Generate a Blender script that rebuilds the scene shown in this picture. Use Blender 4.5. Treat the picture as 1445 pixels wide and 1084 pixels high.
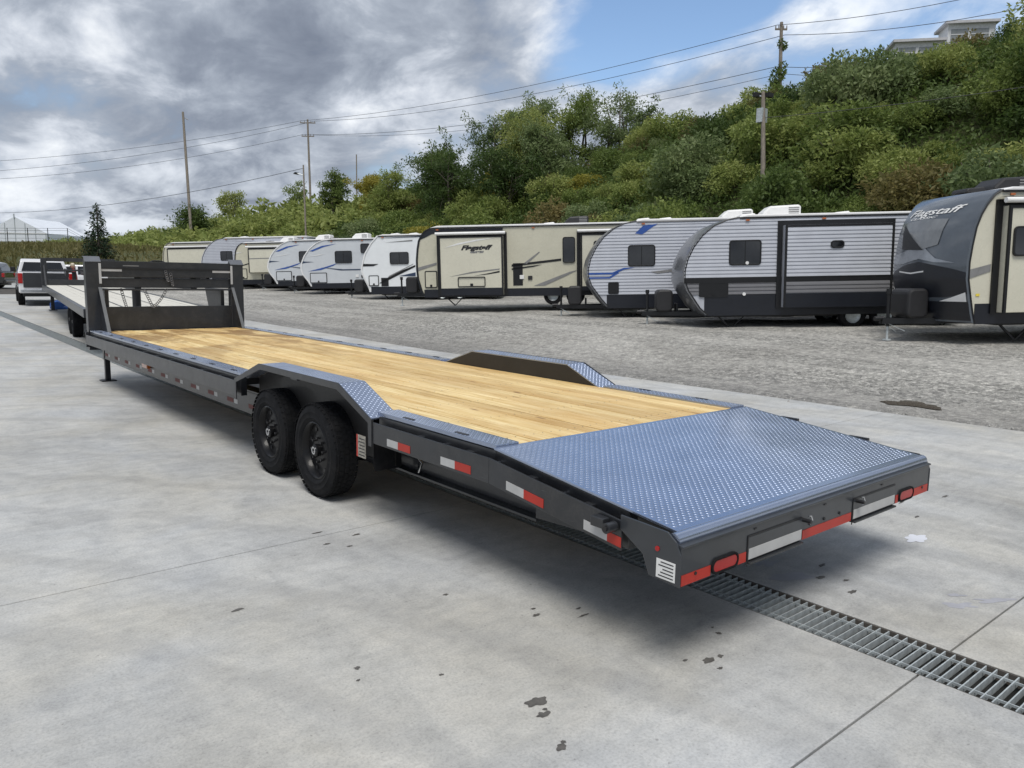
import bpy, bmesh, math, random
import numpy as np
from mathutils import Vector, Matrix

R = math.radians
for o in list(bpy.data.objects):
    bpy.data.objects.remove(o)
S = bpy.context.scene
COL = S.collection

# ------------------------------------------------------------------ camera
cam_d = bpy.data.cameras.new('camera'); cam = bpy.data.objects.new('camera', cam_d); COL.objects.link(cam)
cam_d.sensor_width = 36.0; cam_d.lens = 36.0 * 1089.7 / 1445.0
cam_d.clip_start = 0.05; cam_d.clip_end = 6000
_r = Vector((0.76629845, -0.64227598, 0.01637841)); _u = Vector((0.07670235, 0.11676395, 0.99019338)); _f = Vector((0.63788983, 0.75752739, -0.13874011))
cam.matrix_world = Matrix(((_r.x, _u.x, -_f.x, -3.9789), (_r.y, _u.y, -_f.y, -2.0618), (_r.z, _u.z, -_f.z, 1.8089), (0, 0, 0, 1)))
S.camera = cam
S.render.resolution_x = 1024; S.render.resolution_y = 768
S.view_settings.view_transform = 'Standard'; S.view_settings.look = 'None'
S.view_settings.exposure = 0.93; S.view_settings.gamma = 1.0

# ------------------------------------------------------------------ sky
SUN_AZ, SUN_EL = 222.0, 64.0            # azimuth from +Y towards +X
W = bpy.data.worlds.new('World'); S.world = W; W.use_nodes = True
nt = W.node_tree; nt.nodes.clear()
def N(nt, t, **k):
    n = nt.nodes.new(t)
    for a, b in k.items():
        if a.startswith('i_'):
            n.inputs[a[2:].replace('_', ' ')].default_value = b
        else: setattr(n, a, b)
    return n
def math_node(nt, op, a, b=None, c=None, clamp=False):
    n = nt.nodes.new('ShaderNodeMath'); n.operation = op; n.use_clamp = clamp
    for i, v in enumerate((a, b, c)):
        if v is None: continue
        if isinstance(v, (int, float)): n.inputs[i].default_value = v
        else: nt.links.new(v, n.inputs[i])
    return n.outputs[0]
def ramp(nt, src, stops, interp='LINEAR'):
    n = nt.nodes.new('ShaderNodeValToRGB'); n.color_ramp.interpolation = interp
    e = n.color_ramp.elements
    while len(e) > 1: e.remove(e[-1])
    e[0].position = stops[0][0]; e[0].color = (*stops[0][1], 1) if len(stops[0][1]) == 3 else stops[0][1]
    for p, c in stops[1:]:
        x = e.new(p); x.color = (*c, 1) if len(c) == 3 else c
    nt.links.new(src, n.inputs[0]); return n.outputs[0]
def mixc(nt, fac, a, b, mode='MIX'):
    n = nt.nodes.new('ShaderNodeMix'); n.data_type = 'RGBA'; n.blend_type = mode; n.clamp_factor = True
    for idx, v in ((0, fac), (6, a), (7, b)):
        if isinstance(v, (int, float)): n.inputs[idx].default_value = v
        elif isinstance(v, tuple): n.inputs[idx].default_value = (*v, 1) if len(v) == 3 else v
        else: nt.links.new(v, n.inputs[idx])
    return n.outputs[2]
def noise(nt, vec, scale, detail=4, rough=0.55, dist=0.0, dims='3D'):
    n = nt.nodes.new('ShaderNodeTexNoise'); n.noise_dimensions = dims
    n.inputs['Scale'].default_value = scale; n.inputs['Detail'].default_value = detail
    n.inputs['Roughness'].default_value = rough; n.inputs['Distortion'].default_value = dist
    if vec is not None: nt.links.new(vec, n.inputs['Vector'])
    return n.outputs['Fac']
G3 = lambda v: (v, v, v)

sky = N(nt, 'ShaderNodeTexSky', sky_type='NISHITA', sun_disc=False)
sky.sun_elevation = R(SUN_EL); sky.sun_rotation = R(SUN_AZ); sky.air_density = 1.0; sky.dust_density = 0.15; sky.ozone_density = 2.5
tc = N(nt, 'ShaderNodeTexCoord')
sep = N(nt, 'ShaderNodeSeparateXYZ'); nt.links.new(tc.outputs['Generated'], sep.inputs[0])
dx, dy, dz = sep.outputs
zz = math_node(nt, 'ADD', math_node(nt, 'MAXIMUM', dz, 0.0), 0.35)
cx_ = math_node(nt, 'DIVIDE', dx, zz); cy_ = math_node(nt, 'DIVIDE', dy, zz)
cmb = N(nt, 'ShaderNodeCombineXYZ'); nt.links.new(cx_, cmb.inputs[0]); nt.links.new(cy_, cmb.inputs[1])
mp = N(nt, 'ShaderNodeMapping'); mp.inputs['Location'].default_value = (3.1, 1.7, 0); mp.inputs['Rotation'].default_value = (0, 0, R(20)); mp.inputs['Scale'].default_value = (1.0, 0.8, 1.0); nt.links.new(cmb.outputs[0], mp.inputs[0])
big = noise(nt, mp.outputs[0], 1.1, 3, 0.5, 0.3)
med = noise(nt, mp.outputs[0], 2.7, 5, 0.5, 0.25)
fine = noise(nt, mp.outputs[0], 6.5, 7, 0.6, 0.3)
# the opening in the cloud deck and the thinner veil to its right
def gap(px, py, ra, rb, rot):
    ca, sa = math.cos(rot), math.sin(rot)
    a = math_node(nt, 'SUBTRACT', cx_, px); b = math_node(nt, 'SUBTRACT', cy_, py)
    p = math_node(nt, 'ADD', math_node(nt, 'MULTIPLY', a, ca / ra), math_node(nt, 'MULTIPLY', b, sa / ra))
    q = math_node(nt, 'ADD', math_node(nt, 'MULTIPLY', a, -sa / rb), math_node(nt, 'MULTIPLY', b, ca / rb))
    d = math_node(nt, 'ADD', math_node(nt, 'MULTIPLY', p, p), math_node(nt, 'MULTIPLY', q, q))
    return math_node(nt, 'SUBTRACT', 1.0, math_node(nt, 'SQRT', d), clamp=True)
g1 = gap(1.06, 0.80, 0.56, 0.215, R(72))
g2 = gap(1.40, 0.52, 0.85, 0.48, R(-50))
cover = math_node(nt, 'ADD', math_node(nt, 'MULTIPLY', big, 0.5), math_node(nt, 'MULTIPLY', med, 0.5))
cover = math_node(nt, 'ADD', cover, math_node(nt, 'MULTIPLY', math_node(nt, 'SUBTRACT', fine, 0.5), 0.42))
cover = math_node(nt, 'SUBTRACT', math_node(nt, 'ADD', cover, 0.13), math_node(nt, 'MULTIPLY', g1, 0.60))
cover = math_node(nt, 'SUBTRACT', cover, math_node(nt, 'MULTIPLY', g2, 0.36))
mask = ramp(nt, cover, [(0.30, G3(0)), (0.60, G3(1))], 'EASE')
tone = math_node(nt, 'ADD', math_node(nt, 'MULTIPLY', med, 0.52), math_node(nt, 'MULTIPLY', fine, 0.48))
tone = math_node(nt, 'ADD', tone, math_node(nt, 'MULTIPLY', math_node(nt, 'SUBTRACT', 0.5, big), 0.45))
tone = math_node(nt, 'ADD', tone, math_node(nt, 'MULTIPLY', g2, 0.28))
ccol = ramp(nt, tone, [(0.32, (1.1, 1.3, 1.72)), (0.44, (1.7, 1.95, 2.42)), (0.52, (2.5, 2.8, 3.3)), (0.59, (4.0, 4.3, 4.8)), (0.69, (6.4, 6.6, 6.8))])
# paler far clouds low over the horizon
lowb = math_node(nt, 'SUBTRACT', 1.0, math_node(nt, 'MULTIPLY', math_node(nt, 'MAXIMUM', dz, 0.0), 6.0), clamp=True)
ccol = mixc(nt, math_node(nt, 'MULTIPLY', lowb, ramp(nt, fine, [(0.40, G3(0.15)), (0.62, G3(1.0))])), ccol, (5.3, 5.6, 6.0))
skyc = mixc(nt, 0.0, sky.outputs[0], (4.2, 4.6, 5.2))
skymix = mixc(nt, mask, skyc, ccol)
bg = N(nt, 'ShaderNodeBackground'); bg.inputs['Strength'].default_value = 0.085
nt.links.new(skymix, bg.inputs[0])
wo = N(nt, 'ShaderNodeOutputWorld'); nt.links.new(bg.outputs[0], wo.inputs[0])

# ------------------------------------------------------------------ sun (behind thin cloud: soft)
sl = bpy.data.lights.new('sun', 'SUN'); sl.energy = 1.5; sl.angle = R(28); sl.color = (1.0, 0.96, 0.9)
so = bpy.data.objects.new('sun', sl); COL.objects.link(so)
sd = Vector((math.sin(R(SUN_AZ)) * math.cos(R(SUN_EL)), math.cos(R(SUN_AZ)) * math.cos(R(SUN_EL)), math.sin(R(SUN_EL))))
so.rotation_euler = sd.to_track_quat('Z', 'Y').to_euler(); so.location = sd * 60

# ------------------------------------------------------------------ materials
MATS = {}
def newmat(name):
    m = bpy.data.materials.new(name); m.use_nodes = True
    t = m.node_tree; b = t.nodes['Principled BSDF']; MATS[name] = m
    return m, t, b
def objco(t): return t.nodes.new('ShaderNodeTexCoord').outputs['Object']
def geoco(t): return t.nodes.new('ShaderNodeNewGeometry').outputs['Position']
def bump(t, b, h, strength=0.3, dist=0.01):
    n = t.nodes.new('ShaderNodeBump'); n.inputs['Strength'].default_value = strength; n.inputs['Distance'].default_value = dist
    t.links.new(h, n.inputs['Height']); t.links.new(n.outputs[0], b.inputs['Normal']); return n
def M(name, col, rough=0.5, metal=0.0, var=0.12, scale=6.0, coat=0.0, bumps=0.0, emis=None, ior=None, rvar=0.15):
    if name in MATS: return MATS[name]
    m, t, b = newmat(name)
    co = objco(t)
    n1 = noise(t, co, scale, 5, 0.6)
    lo = tuple(max(0, c * (1 - var)) for c in col); hi = tuple(min(1, c * (1 + var)) for c in col)
    t.links.new(ramp(t, n1, [(0.3, lo), (0.7, hi)]), b.inputs['Base Color'])
    n2 = noise(t, co, scale * 3.1, 4, 0.6)
    t.links.new(math_node(t, 'ADD', rough - rvar / 2, math_node(t, 'MULTIPLY', n2, rvar), clamp=True), b.inputs['Roughness'])
    b.inputs['Metallic'].default_value = metal; b.inputs['Coat Weight'].default_value = coat; b.inputs['Coat Roughness'].default_value = 0.08
    if ior: b.inputs['IOR'].default_value = ior
    if bumps: bump(t, b, noise(t, co, scale * 12, 3, 0.6), bumps, 0.004)
    if emis: b.inputs['Emission Color'].default_value = (*emis, 1); b.inputs['Emission Strength'].default_value = 0
    return m

def concrete_mat():
    m, t, b = newmat('concrete')
    p = geoco(t)
    oi = t.nodes.new('ShaderNodeObjectInfo')
    mpn = t.nodes.new('ShaderNodeMapping'); mpn.inputs['Scale'].default_value = (1.0, 0.45, 1); mpn.inputs['Rotation'].default_value = (0, 0, R(35)); t.links.new(p, mpn.inputs[0])
    a = noise(t, p, 0.28, 4, 0.55, 0.6); bb = noise(t, mpn.outputs[0], 2.3, 6, 0.62, 0.8); c = noise(t, p, 22, 4, 0.7); d = noise(t, p, 160, 2, 0.5)
    mp2 = t.nodes.new('ShaderNodeMapping'); mp2.inputs['Scale'].default_value = (0.5, 2.6, 1); mp2.inputs['Rotation'].default_value = (0, 0, R(-12)); t.links.new(p, mp2.inputs[0])
    e = noise(t, mp2.outputs[0], 3.1, 6, 0.65, 1.2)
    v = math_node(t, 'ADD', math_node(t, 'MULTIPLY', a, 0.22), math_node(t, 'MULTIPLY', bb, 0.33))
    v = math_node(t, 'ADD', v, math_node(t, 'MULTIPLY', e, 0.20))
    v = math_node(t, 'ADD', v, math_node(t, 'MULTIPLY', c, 0.16)); v = math_node(t, 'ADD', v, math_node(t, 'MULTIPLY', d, 0.10))
    col = ramp(t, v, [(0.36, (0.30, 0.305, 0.305)), (0.45, (0.41, 0.415, 0.41)), (0.51, (0.47, 0.475, 0.465)), (0.58, (0.53, 0.53, 0.51)), (0.66, (0.62, 0.615, 0.59))])
    mo = noise(t, p, 9.0, 5, 0.6, 0.5); col = mixc(t, 1.0, col, ramp(t, mo, [(0.33, G3(0.90)), (0.5, G3(1.0)), (0.68, G3(1.05))]), 'MULTIPLY')
    gr = noise(t, p, 75, 3, 0.65); col = mixc(t, 1.0, col, ramp(t, gr, [(0.30, G3(0.80)), (0.5, G3(1.0)), (0.72, G3(1.10))]), 'MULTIPLY')
    bl = noise(t, p, 0.8, 3, 0.5, 0.5); col = mixc(t, 1.0, col, ramp(t, bl, [(0.35, (0.97, 0.985, 1.02)), (0.65, (1.02, 1.0, 0.965))]), 'MULTIPLY')
    w = noise(t, p, 0.5, 3, 0.5, 0.4)
    col = mixc(t, ramp(t, w, [(0.45, G3(0)), (0.7, G3(0.35))]), col, (0.50, 0.46, 0.38), 'MULTIPLY')
    # faint scuffed tyre arcs
    mp3 = t.nodes.new('ShaderNodeMapping'); mp3.inputs['Location'].default_value = (9, 2, 0); t.links.new(p, mp3.inputs[0])
    wv = t.nodes.new('ShaderNodeTexWave'); wv.wave_type = 'RINGS'; wv.rings_direction = 'Z'; wv.inputs['Scale'].default_value = 0.34; wv.inputs['Distortion'].default_value = 3.0; wv.inputs['Detail'].default_value = 4; wv.inputs['Detail Scale'].default_value = 1.4
    t.links.new(mp3.outputs[0], wv.inputs[0])
    ww = math_node(t, 'MULTIPLY', ramp(t, wv.outputs['Fac'], [(0.86, G3(0)), (0.97, G3(1))]), math_node(t, 'MULTIPLY', bb, 0.30))
    col = mixc(t, ww, col, (0.17, 0.17, 0.175))
    # little pits and crumbs
    sp = noise(t, p, 38, 2, 0.4)
    col = mixc(t, ramp(t, sp, [(0.72, G3(0)), (0.76, G3(0.5))]), col, (0.16, 0.155, 0.15))
    t.links.new(mixc(t, 1.0, col, ramp(t, oi.outputs['Random'], [(0, G3(0.93)), (1, G3(1.0))]), 'MULTIPLY'), b.inputs['Base Color'])
    t.links.new(ramp(t, bb, [(0.3, G3(0.62)), (0.7, G3(0.85))]), b.inputs['Roughness'])
    bump(t, b, math_node(t, 'ADD', c, math_node(t, 'MULTIPLY', d, 0.6)), 0.22, 0.006)
    return m
def gravel_mat():
    m, t, b = newmat('gravel')
    p = geoco(t)
    a = noise(t, p, 0.22, 4, 0.55, 0.5); v1 = t.nodes.new('ShaderNodeTexVoronoi'); v1.inputs['Scale'].default_value = 15; t.links.new(p, v1.inputs['Vector'])
    v2 = t.nodes.new('ShaderNodeTexVoronoi'); v2.inputs['Scale'].default_value = 38; t.links.new(p, v2.inputs['Vector'])
    mpn = t.nodes.new('ShaderNodeMapping'); mpn.inputs['Scale'].default_value = (2.0, 0.25, 1); t.links.new(p, mpn.inputs[0])
    tr = noise(t, mpn.outputs[0], 0.55, 4, 0.6, 0.4)
    c1 = t.nodes.new('ShaderNodeSeparateColor'); t.links.new(v1.outputs['Color'], c1.inputs[0])
    c2 = t.nodes.new('ShaderNodeSeparateColor'); t.links.new(v2.outputs['Color'], c2.inputs[0])
    s = math_node(t, 'ADD', math_node(t, 'MULTIPLY', c1.outputs[0], 0.5), math_node(t, 'MULTIPLY', c2.outputs[1], 0.5))
    col = ramp(t, s, [(0.05, (0.13, 0.13, 0.128)), (0.4, (0.27, 0.27, 0.26)), (0.7, (0.40, 0.395, 0.38)), (0.97, (0.66, 0.65, 0.63))])
    col = mixc(t, ramp(t, tr, [(0.44, G3(0)), (0.58, G3(0.85))]), col, mixc(t, 0.62, (0.62, 0.61, 0.59), col))
    col = mixc(t, ramp(t, a, [(0.46, G3(0)), (0.66, G3(0.45))]), col, (0.17, 0.165, 0.155))
    gm = noise(t, p, 5.5, 5, 0.7, 0.3); col = mixc(t, 1.0, col, ramp(t, gm, [(0.30, (0.60, 0.59, 0.57)), (0.5, (1.0, 0.985, 0.95)), (0.70, (1.28, 1.26, 1.2))]), 'MULTIPLY')
    sx = t.nodes.new('ShaderNodeSeparateXYZ'); t.links.new(p, sx.inputs[0])
    wob = math_node(t, 'ADD', sx.outputs[0], math_node(t, 'MULTIPLY', a, 4.0))
    col = mixc(t, ramp(t, math_node(t, 'MULTIPLY', wob, 0.05), [(0.43, G3(0.42)), (0.56, G3(0.0))]), col, (0.13, 0.128, 0.13))
    t.links.new(col, b.inputs['Base Color']); b.inputs['Roughness'].default_value = 0.9
    bump(t, b, math_node(t, 'ADD', v1.outputs['Distance'], v2.outputs['Distance']), 0.8, 0.03)
    return m
def hill_mat():
    m, t, b = newmat('hill_soil')
    p = geoco(t)
    a = noise(t, p, 0.18, 5, 0.6); c = noise(t, p, 3.5, 6, 0.7)
    v = math_node(t, 'ADD', math_node(t, 'MULTIPLY', a, 0.5), math_node(t, 'MULTIPLY', c, 0.5))
    t.links.new(ramp(t, v, [(0.3, (0.035, 0.05, 0.015)), (0.5, (0.075, 0.085, 0.028)), (0.66, (0.16, 0.14, 0.06))]), b.inputs['Base Color'])
    b.inputs['Roughness'].default_value = 0.95; bump(t, b, c, 0.8, 0.3)
    return m
def wood_mat():
    m, t, b = newmat('pine_plank')
    p = geoco(t); oi = t.nodes.new('ShaderNodeObjectInfo')
    off = t.nodes.new('ShaderNodeVectorMath'); off.operation = 'MULTIPLY_ADD'
    cr = t.nodes.new('ShaderNodeCombineXYZ'); t.links.new(oi.outputs['Random'], cr.inputs[0]); t.links.new(oi.outputs['Random'], cr.inputs[1]); t.links.new(oi.outputs['Random'], cr.inputs[2])
    t.links.new(cr.outputs[0], off.inputs[0]); off.inputs[1].default_value = (17, 41, 9); t.links.new(p, off.inputs[2])
    mp1 = t.nodes.new('ShaderNodeMapping'); mp1.inputs['Scale'].default_value = (1, 0.045, 1); t.links.new(off.outputs[0], mp1.inputs[0])
    g = noise(t, mp1.outputs[0], 38, 5, 0.6, 0.6)
    mp2 = t.nodes.new('ShaderNodeMapping'); mp2.inputs['Scale'].default_value = (1, 0.16, 1); t.links.new(off.outputs[0], mp2.inputs[0])
    s = noise(t, mp2.outputs[0], 5.0, 4, 0.55, 0.4)
    kn = t.nodes.new('ShaderNodeTexVoronoi'); kn.inputs['Scale'].default_value = 1.0
    mp3 = t.nodes.new('ShaderNodeMapping'); mp3.inputs['Scale'].default_value = (7, 1.6, 1); t.links.new(off.outputs[0], mp3.inputs[0]); t.links.new(mp3.outputs[0], kn.inputs['Vector'])
    col = ramp(t, g, [(0.25, (0.42, 0.27, 0.10)), (0.42, (0.72, 0.54, 0.25)), (0.58, (0.86, 0.70, 0.39)), (0.8, (0.92, 0.80, 0.53))])
    col = mixc(t, ramp(t, s, [(0.42, G3(0)), (0.68, G3(0.55))]), col, (0.60, 0.37, 0.13))
    rnd = ramp(t, oi.outputs['Random'], [(0, (0.80, 0.73, 0.62)), (0.3, (1.0, 0.97, 0.92)), (0.55, (0.87, 0.81, 0.72)), (0.75, (1.0, 1.0, 0.98)), (1, (0.92, 0.86, 0.74))])
    col = mixc(t, 1.0, col, rnd, 'MULTIPLY')
    col = mixc(t, ramp(t, kn.outputs['Distance'], [(0.05, G3(0.85)), (0.11, G3(0))]), col, (0.22, 0.11, 0.045))
    # damp patches, mostly near the headboard end
    sepn = t.nodes.new('ShaderNodeSeparateXYZ'); t.links.new(p, sepn.inputs[0])
    fr = math_node(t, 'MULTIPLY', math_node(t, 'SUBTRACT', sepn.outputs[1], 5.2), 0.10, clamp=True)
    mp4 = t.nodes.new('ShaderNodeMapping'); mp4.inputs['Scale'].default_value = (1.2, 0.55, 1); t.links.new(p, mp4.inputs[0])
    dm = noise(t, mp4.outputs[0], 1.5, 5, 0.6, 0.5)
    col = mixc(t, math_node(t, 'MULTIPLY', ramp(t, dm, [(0.47, G3(0)), (0.58, G3(1))]), math_node(t, 'ADD', 0.14, math_node(t, 'MULTIPLY', fr, 1.4))), col, (0.25, 0.135, 0.045))
    t.links.new(col, b.inputs['Base Color']); b.inputs['Roughness'].default_value = 0.62
    bump(t, b, g, 0.35, 0.004)
    return m
def leaf_mat(name, c1, c2, c3, trans=0.45):
    m, t, b = newmat(name)
    oi = t.nodes.new('ShaderNodeObjectInfo'); p = geoco(t)
    n1 = noise(t, p, 0.9, 3, 0.6); n2 = noise(t, p, 7, 3, 0.6)
    v = math_node(t, 'ADD', math_node(t, 'MULTIPLY', n1, 0.45), math_node(t, 'MULTIPLY', n2, 0.35))
    v = math_node(t, 'ADD', v, math_node(t, 'MULTIPLY', oi.outputs['Random'], 0.25))
    col = ramp(t, v, [(0.32, c1), (0.52, c2), (0.78, c3)])
    t.links.new(col, b.inputs['Base Color']); b.inputs['Roughness'].default_value = 0.55; b.inputs['Specular IOR Level'].default_value = 0.3
    tr = t.nodes.new('ShaderNodeBsdfTranslucent'); t.links.new(col, tr.inputs['Color'])
    mx = t.nodes.new('ShaderNodeMixShader'); mx.inputs[0].default_value = trans
    t.links.new(b.outputs[0], mx.inputs[1]); t.links.new(tr.outputs[0], mx.inputs[2])
    t.links.new(mx.outputs[0], t.nodes['Material Output'].inputs[0])
    return m
def bark_mat(name, c):
    m, t, b = newmat(name); p = objco(t)
    mpn = t.nodes.new('ShaderNodeMapping'); mpn.inputs['Scale'].default_value = (6, 6, 0.6); t.links.new(p, mpn.inputs[0])
    n = noise(t, mpn.outputs[0], 4, 5, 0.65)
    t.links.new(ramp(t, n, [(0.3, tuple(x * 0.55 for x in c)), (0.7, tuple(x * 1.3 for x in c))]), b.inputs['Base Color']); b.inputs['Roughness'].default_value = 0.9
    bump(t, b, n, 0.6, 0.02); return m

mCONC = concrete_mat(); mGRAV = gravel_mat(); mHILL = hill_mat(); mWOOD = wood_mat()
mDIRT = M('joint_dirt', (0.07, 0.065, 0.06), 0.95, var=0.3)
mPAINT = M('charcoal_paint', (0.019, 0.021, 0.025), 0.36, var=0.25, scale=3.0, coat=0.25, bumps=0.05)
mPLATE = M('tread_plate_sky_tint', (0.33, 0.39, 0.52), 0.24, metal=0.8, var=0.07, scale=2.5, coat=0.7, rvar=0.10)  # dark paint in itself; blue of the reflected sky is tinted into the colour
mLUG = M('tread_lug_sky_tint', (0.38, 0.44, 0.57), 0.36, metal=0.8, var=0.2, scale=2.5, rvar=0.1)  # lugs carry the same painted-in sky blue as the plate
mBLACK = M('black_steel', (0.012, 0.012, 0.014), 0.45, var=0.3, coat=0.1)
mRUB = M('tyre_rubber', (0.008, 0.0085, 0.010), 0.8, var=0.35, scale=14, bumps=0.2)
mRUB.node_tree.nodes['Principled BSDF'].inputs['Specular IOR Level'].default_value = 0.18
mRIM = M('black_rim', (0.007, 0.007, 0.008), 0.38, coat=0.15)
mRIM.node_tree.nodes['Principled BSDF'].inputs['Specular IOR Level'].default_value = 0.2
mCHROME = M('bright_metal', (0.62, 0.63, 0.65), 0.25, metal=1.0, var=0.08)
mGALV = M('galvanised_steel', (0.50, 0.54, 0.55), 0.42, metal=0.35, var=0.22, scale=18)
mREDT = M('red_reflective_tape', (0.42, 0.026, 0.014), 0.4, var=0.12)
mWHTT = M('white_reflective_tape', (0.46, 0.46, 0.455), 0.4, var=0.1)
mREDL = M('red_lens', (0.36, 0.008, 0.008), 0.3, var=0.1, coat=.25)
mAMB = M('amber_lens', (0.45, 0.11, 0.01), 0.2, var=0.1, coat=1)
mSTICK = M('white_sticker', (0.75, 0.75, 0.73), 0.5, var=0.05)
mINK = M('dark_print', (0.02, 0.02, 0.022), 0.5)
mGLASS = M('dark_glass', (0.012, 0.013, 0.015), 0.06, var=0.2, coat=0.6)

def add_dust(m, amount=.5, col=(0.16, 0.15, 0.135)):
    t = m.node_tree; b = t.nodes['Principled BSDF']; src = b.inputs['Base Color'].links[0].from_socket; p = geoco(t)
    n1 = noise(t, p, 5.0, 6, 0.7, 0.6); n2 = noise(t, p, 60, 3, 0.6)
    f_ = math_node(t, 'MULTIPLY', ramp(t, n1, [(0.45, G3(0)), (0.75, G3(1))]), ramp(t, n2, [(0.35, G3(0.2)), (0.65, G3(1))]))
    t.links.new(mixc(t, math_node(t, 'MULTIPLY', f_, amount), src, col), b.inputs['Base Color'])
    mp_ = t.nodes.new('ShaderNodeMapping'); mp_.inputs['Scale'].default_value = (1, 1, 14); t.links.new(p, mp_.inputs[0])
    sc = ramp(t, noise(t, mp_.outputs[0], 9, 4, 0.65), [(0.66, G3(0)), (0.72, G3(0.35))])
    t.links.new(mixc(t, sc, b.inputs['Base Color'].links[0].from_socket, (0.12, 0.12, 0.12)), b.inputs['Base Color'])
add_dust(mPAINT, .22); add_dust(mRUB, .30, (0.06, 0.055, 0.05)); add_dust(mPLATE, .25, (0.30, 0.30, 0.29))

# ------------------------------------------------------------------ mesh builder
class MB:
    def __init__(s): s.v = []; s.f = []
    def add(s, vs, fs):
        o = len(s.v); s.v += [tuple(x) for x in vs]; s.f += [tuple(i + o for i in f) for f in fs]; return s
    def box(s, x0, x1, y0, y1, z0, z1):
        vs = [(x, y, z) for z in (z0, z1) for y in (y0, y1) for x in (x0, x1)]
        return s.add(vs, [(0, 2, 3, 1), (4, 5, 7, 6), (0, 1, 5, 4), (2, 6, 7, 3), (0, 4, 6, 2), (1, 3, 7, 5)])
    def prism(s, poly, axis, a, b):
        """poly of 2-D points extruded along axis ('x': (y,z); 'y': (x,z); 'z': (x,y))"""
        n = len(poly)
        def p(q, t): return {'x': (t, q[0], q[1]), 'y': (q[0], t, q[1]), 'z': (q[0], q[1], t)}[axis]
        vs = [p(q, a) for q in poly] + [p(q, b) for q in poly]
        fs = [tuple(range(n))[::-1], tuple(range(n, 2 * n))] + [(i, (i + 1) % n, n + (i + 1) % n, n + i) for i in range(n)]
        return s.add(vs, fs)
    def ring(s, outer, inner, axis, a, b):
        n = len(outer)
        def p(q, t): return {'x': (t, q[0], q[1]), 'y': (q[0], t, q[1]), 'z': (q[0], q[1], t)}[axis]
        vs = [p(q, a) for q in outer] + [p(q, a) for q in inner] + [p(q, b) for q in outer] + [p(q, b) for q in inner]
        fs = []
        for i in range(n):
            j = (i + 1) % n
            fs += [(i, j, n + j, n + i), (2 * n + i, 3 * n + i, 3 * n + j, 2 * n + j), (i, 2 * n + i, 2 * n + j, j), (n + i, n + j, 3 * n + j, 3 * n + i)]
        return s.add(vs, fs)
    def tube(s, pts, rad, n=8, caps=True):
        pts = [Vector(p) for p in pts]; rr_ = rad if isinstance(rad, (list, tuple)) else [rad] * len(pts)
        o = len(s.v); up = None
        for i, p in enumerate(pts):
            d = (pts[min(i + 1, len(pts) - 1)] - pts[max(i - 1, 0)]).normalized()
            if up is None: up = Vector((0, 0, 1)) if abs(d.z) < 0.9 else Vector((1, 0, 0))
            a = d.cross(up).normalized(); b = a.cross(d).normalized(); up = b
            for k in range(n):
                t = 2 * math.pi * k / n
                s.v.append(tuple(p + (a * math.cos(t) + b * math.sin(t)) * rr_[i]))
        for i in range(len(pts) - 1):
            for k in range(n):
                k2 = (k + 1) % n
                s.f.append((o + i * n + k, o + i * n + k2, o + (i + 1) * n + k2, o + (i + 1) * n + k))
        if caps:
            s.f.append(tuple(o + k for k in range(n))[::-1]); s.f.append(tuple(o + (len(pts) - 1) * n + k for k in range(n)))
        return s
    def lathe(s, prof, axis='x', c=(0, 0, 0), n=32):
        """prof = [(r, t)...] revolved about axis through c"""
        o = len(s.v)
        for r_, t in prof:
            for k in range(n):
                a = 2 * math.pi * k / n; q = (r_ * math.cos(a), r_ * math.sin(a))
                p = {'x': (t, q[0], q[1]), 'y': (q[0], t, q[1]), 'z': (q[0], q[1], t)}[axis]
                s.v.append((p[0] + c[0], p[1] + c[1], p[2] + c[2]))
        for i in range(len(prof) - 1):
            for k in range(n):
                k2 = (k + 1) % n; s.f.append((o + i * n + k, o + i * n + k2, o + (i + 1) * n + k2, o + (i + 1) * n + k))
        return s
    def bar(s, a, b, w, h):
        """rectangular bar from a to b, width w (horizontal), height h"""
        a, b = Vector(a), Vector(b); d = (b - a).normalized()
        up = Vector((0, 0, 1)) if abs(d.z) < 0.95 else Vector((0, 1, 0))
        x = d.cross(up).normalized() * w / 2; y = x.normalized().cross(d).normalized() * h / 2
        vs = [a - x - y, a + x - y, a + x + y, a - x + y, b - x - y, b + x - y, b + x + y, b - x + y]
        return s.add(vs, [(3, 2, 1, 0), (4, 5, 6, 7), (0, 1, 5, 4), (1, 2, 6, 5), (2, 3, 7, 6), (3, 0, 4, 7)])
    def build(s, name, mat, parent=None, smooth=False, bev=0.0, loc=None):
        me = bpy.data.meshes.new(name); me.from_pydata(s.v, [], s.f)
        bm = bmesh.new(); bm.from_mesh(me); bmesh.ops.recalc_face_normals(bm, faces=bm.faces); bm.to_mesh(me); bm.free()
        me.materials.append(mat)
        return link(name, me, parent, smooth, bev, loc)
def link(name, me, parent=None, smooth=False, bev=0.0, loc=None):
    o = bpy.data.objects.new(name, me); COL.objects.link(o)
    if parent: o.parent = parent
    if loc: o.location = loc
    if smooth:
        me.polygons.foreach_set('use_smooth', [True] * len(me.polygons))
        if hasattr(me, 'set_sharp_from_angle'): me.set_sharp_from_angle(angle=R(38))
    if bev:
        b = o.modifiers.new('bevel', 'BEVEL'); b.width = bev; b.segments = 2; b.limit_method = 'ANGLE'; b.angle_limit = R(40)
    return o
def tag(o, label, cat, group=None):
    o['label'] = label; o['category'] = cat
    if group: o['group'] = group
    return o
def thing(name, label, cat, loc=(0, 0, 0), rz=0.0, group=None, mat=None):
    o = bpy.data.objects.new(name, None); COL.objects.link(o); o.empty_display_size = 0.3
    if mat is not None: o.matrix_world = mat
    else: o.location = loc; o.rotation_euler = (0, 0, rz)
    return tag(o, label, cat, group)
def struct(o): o['kind'] = 'structure'; return o
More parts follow.
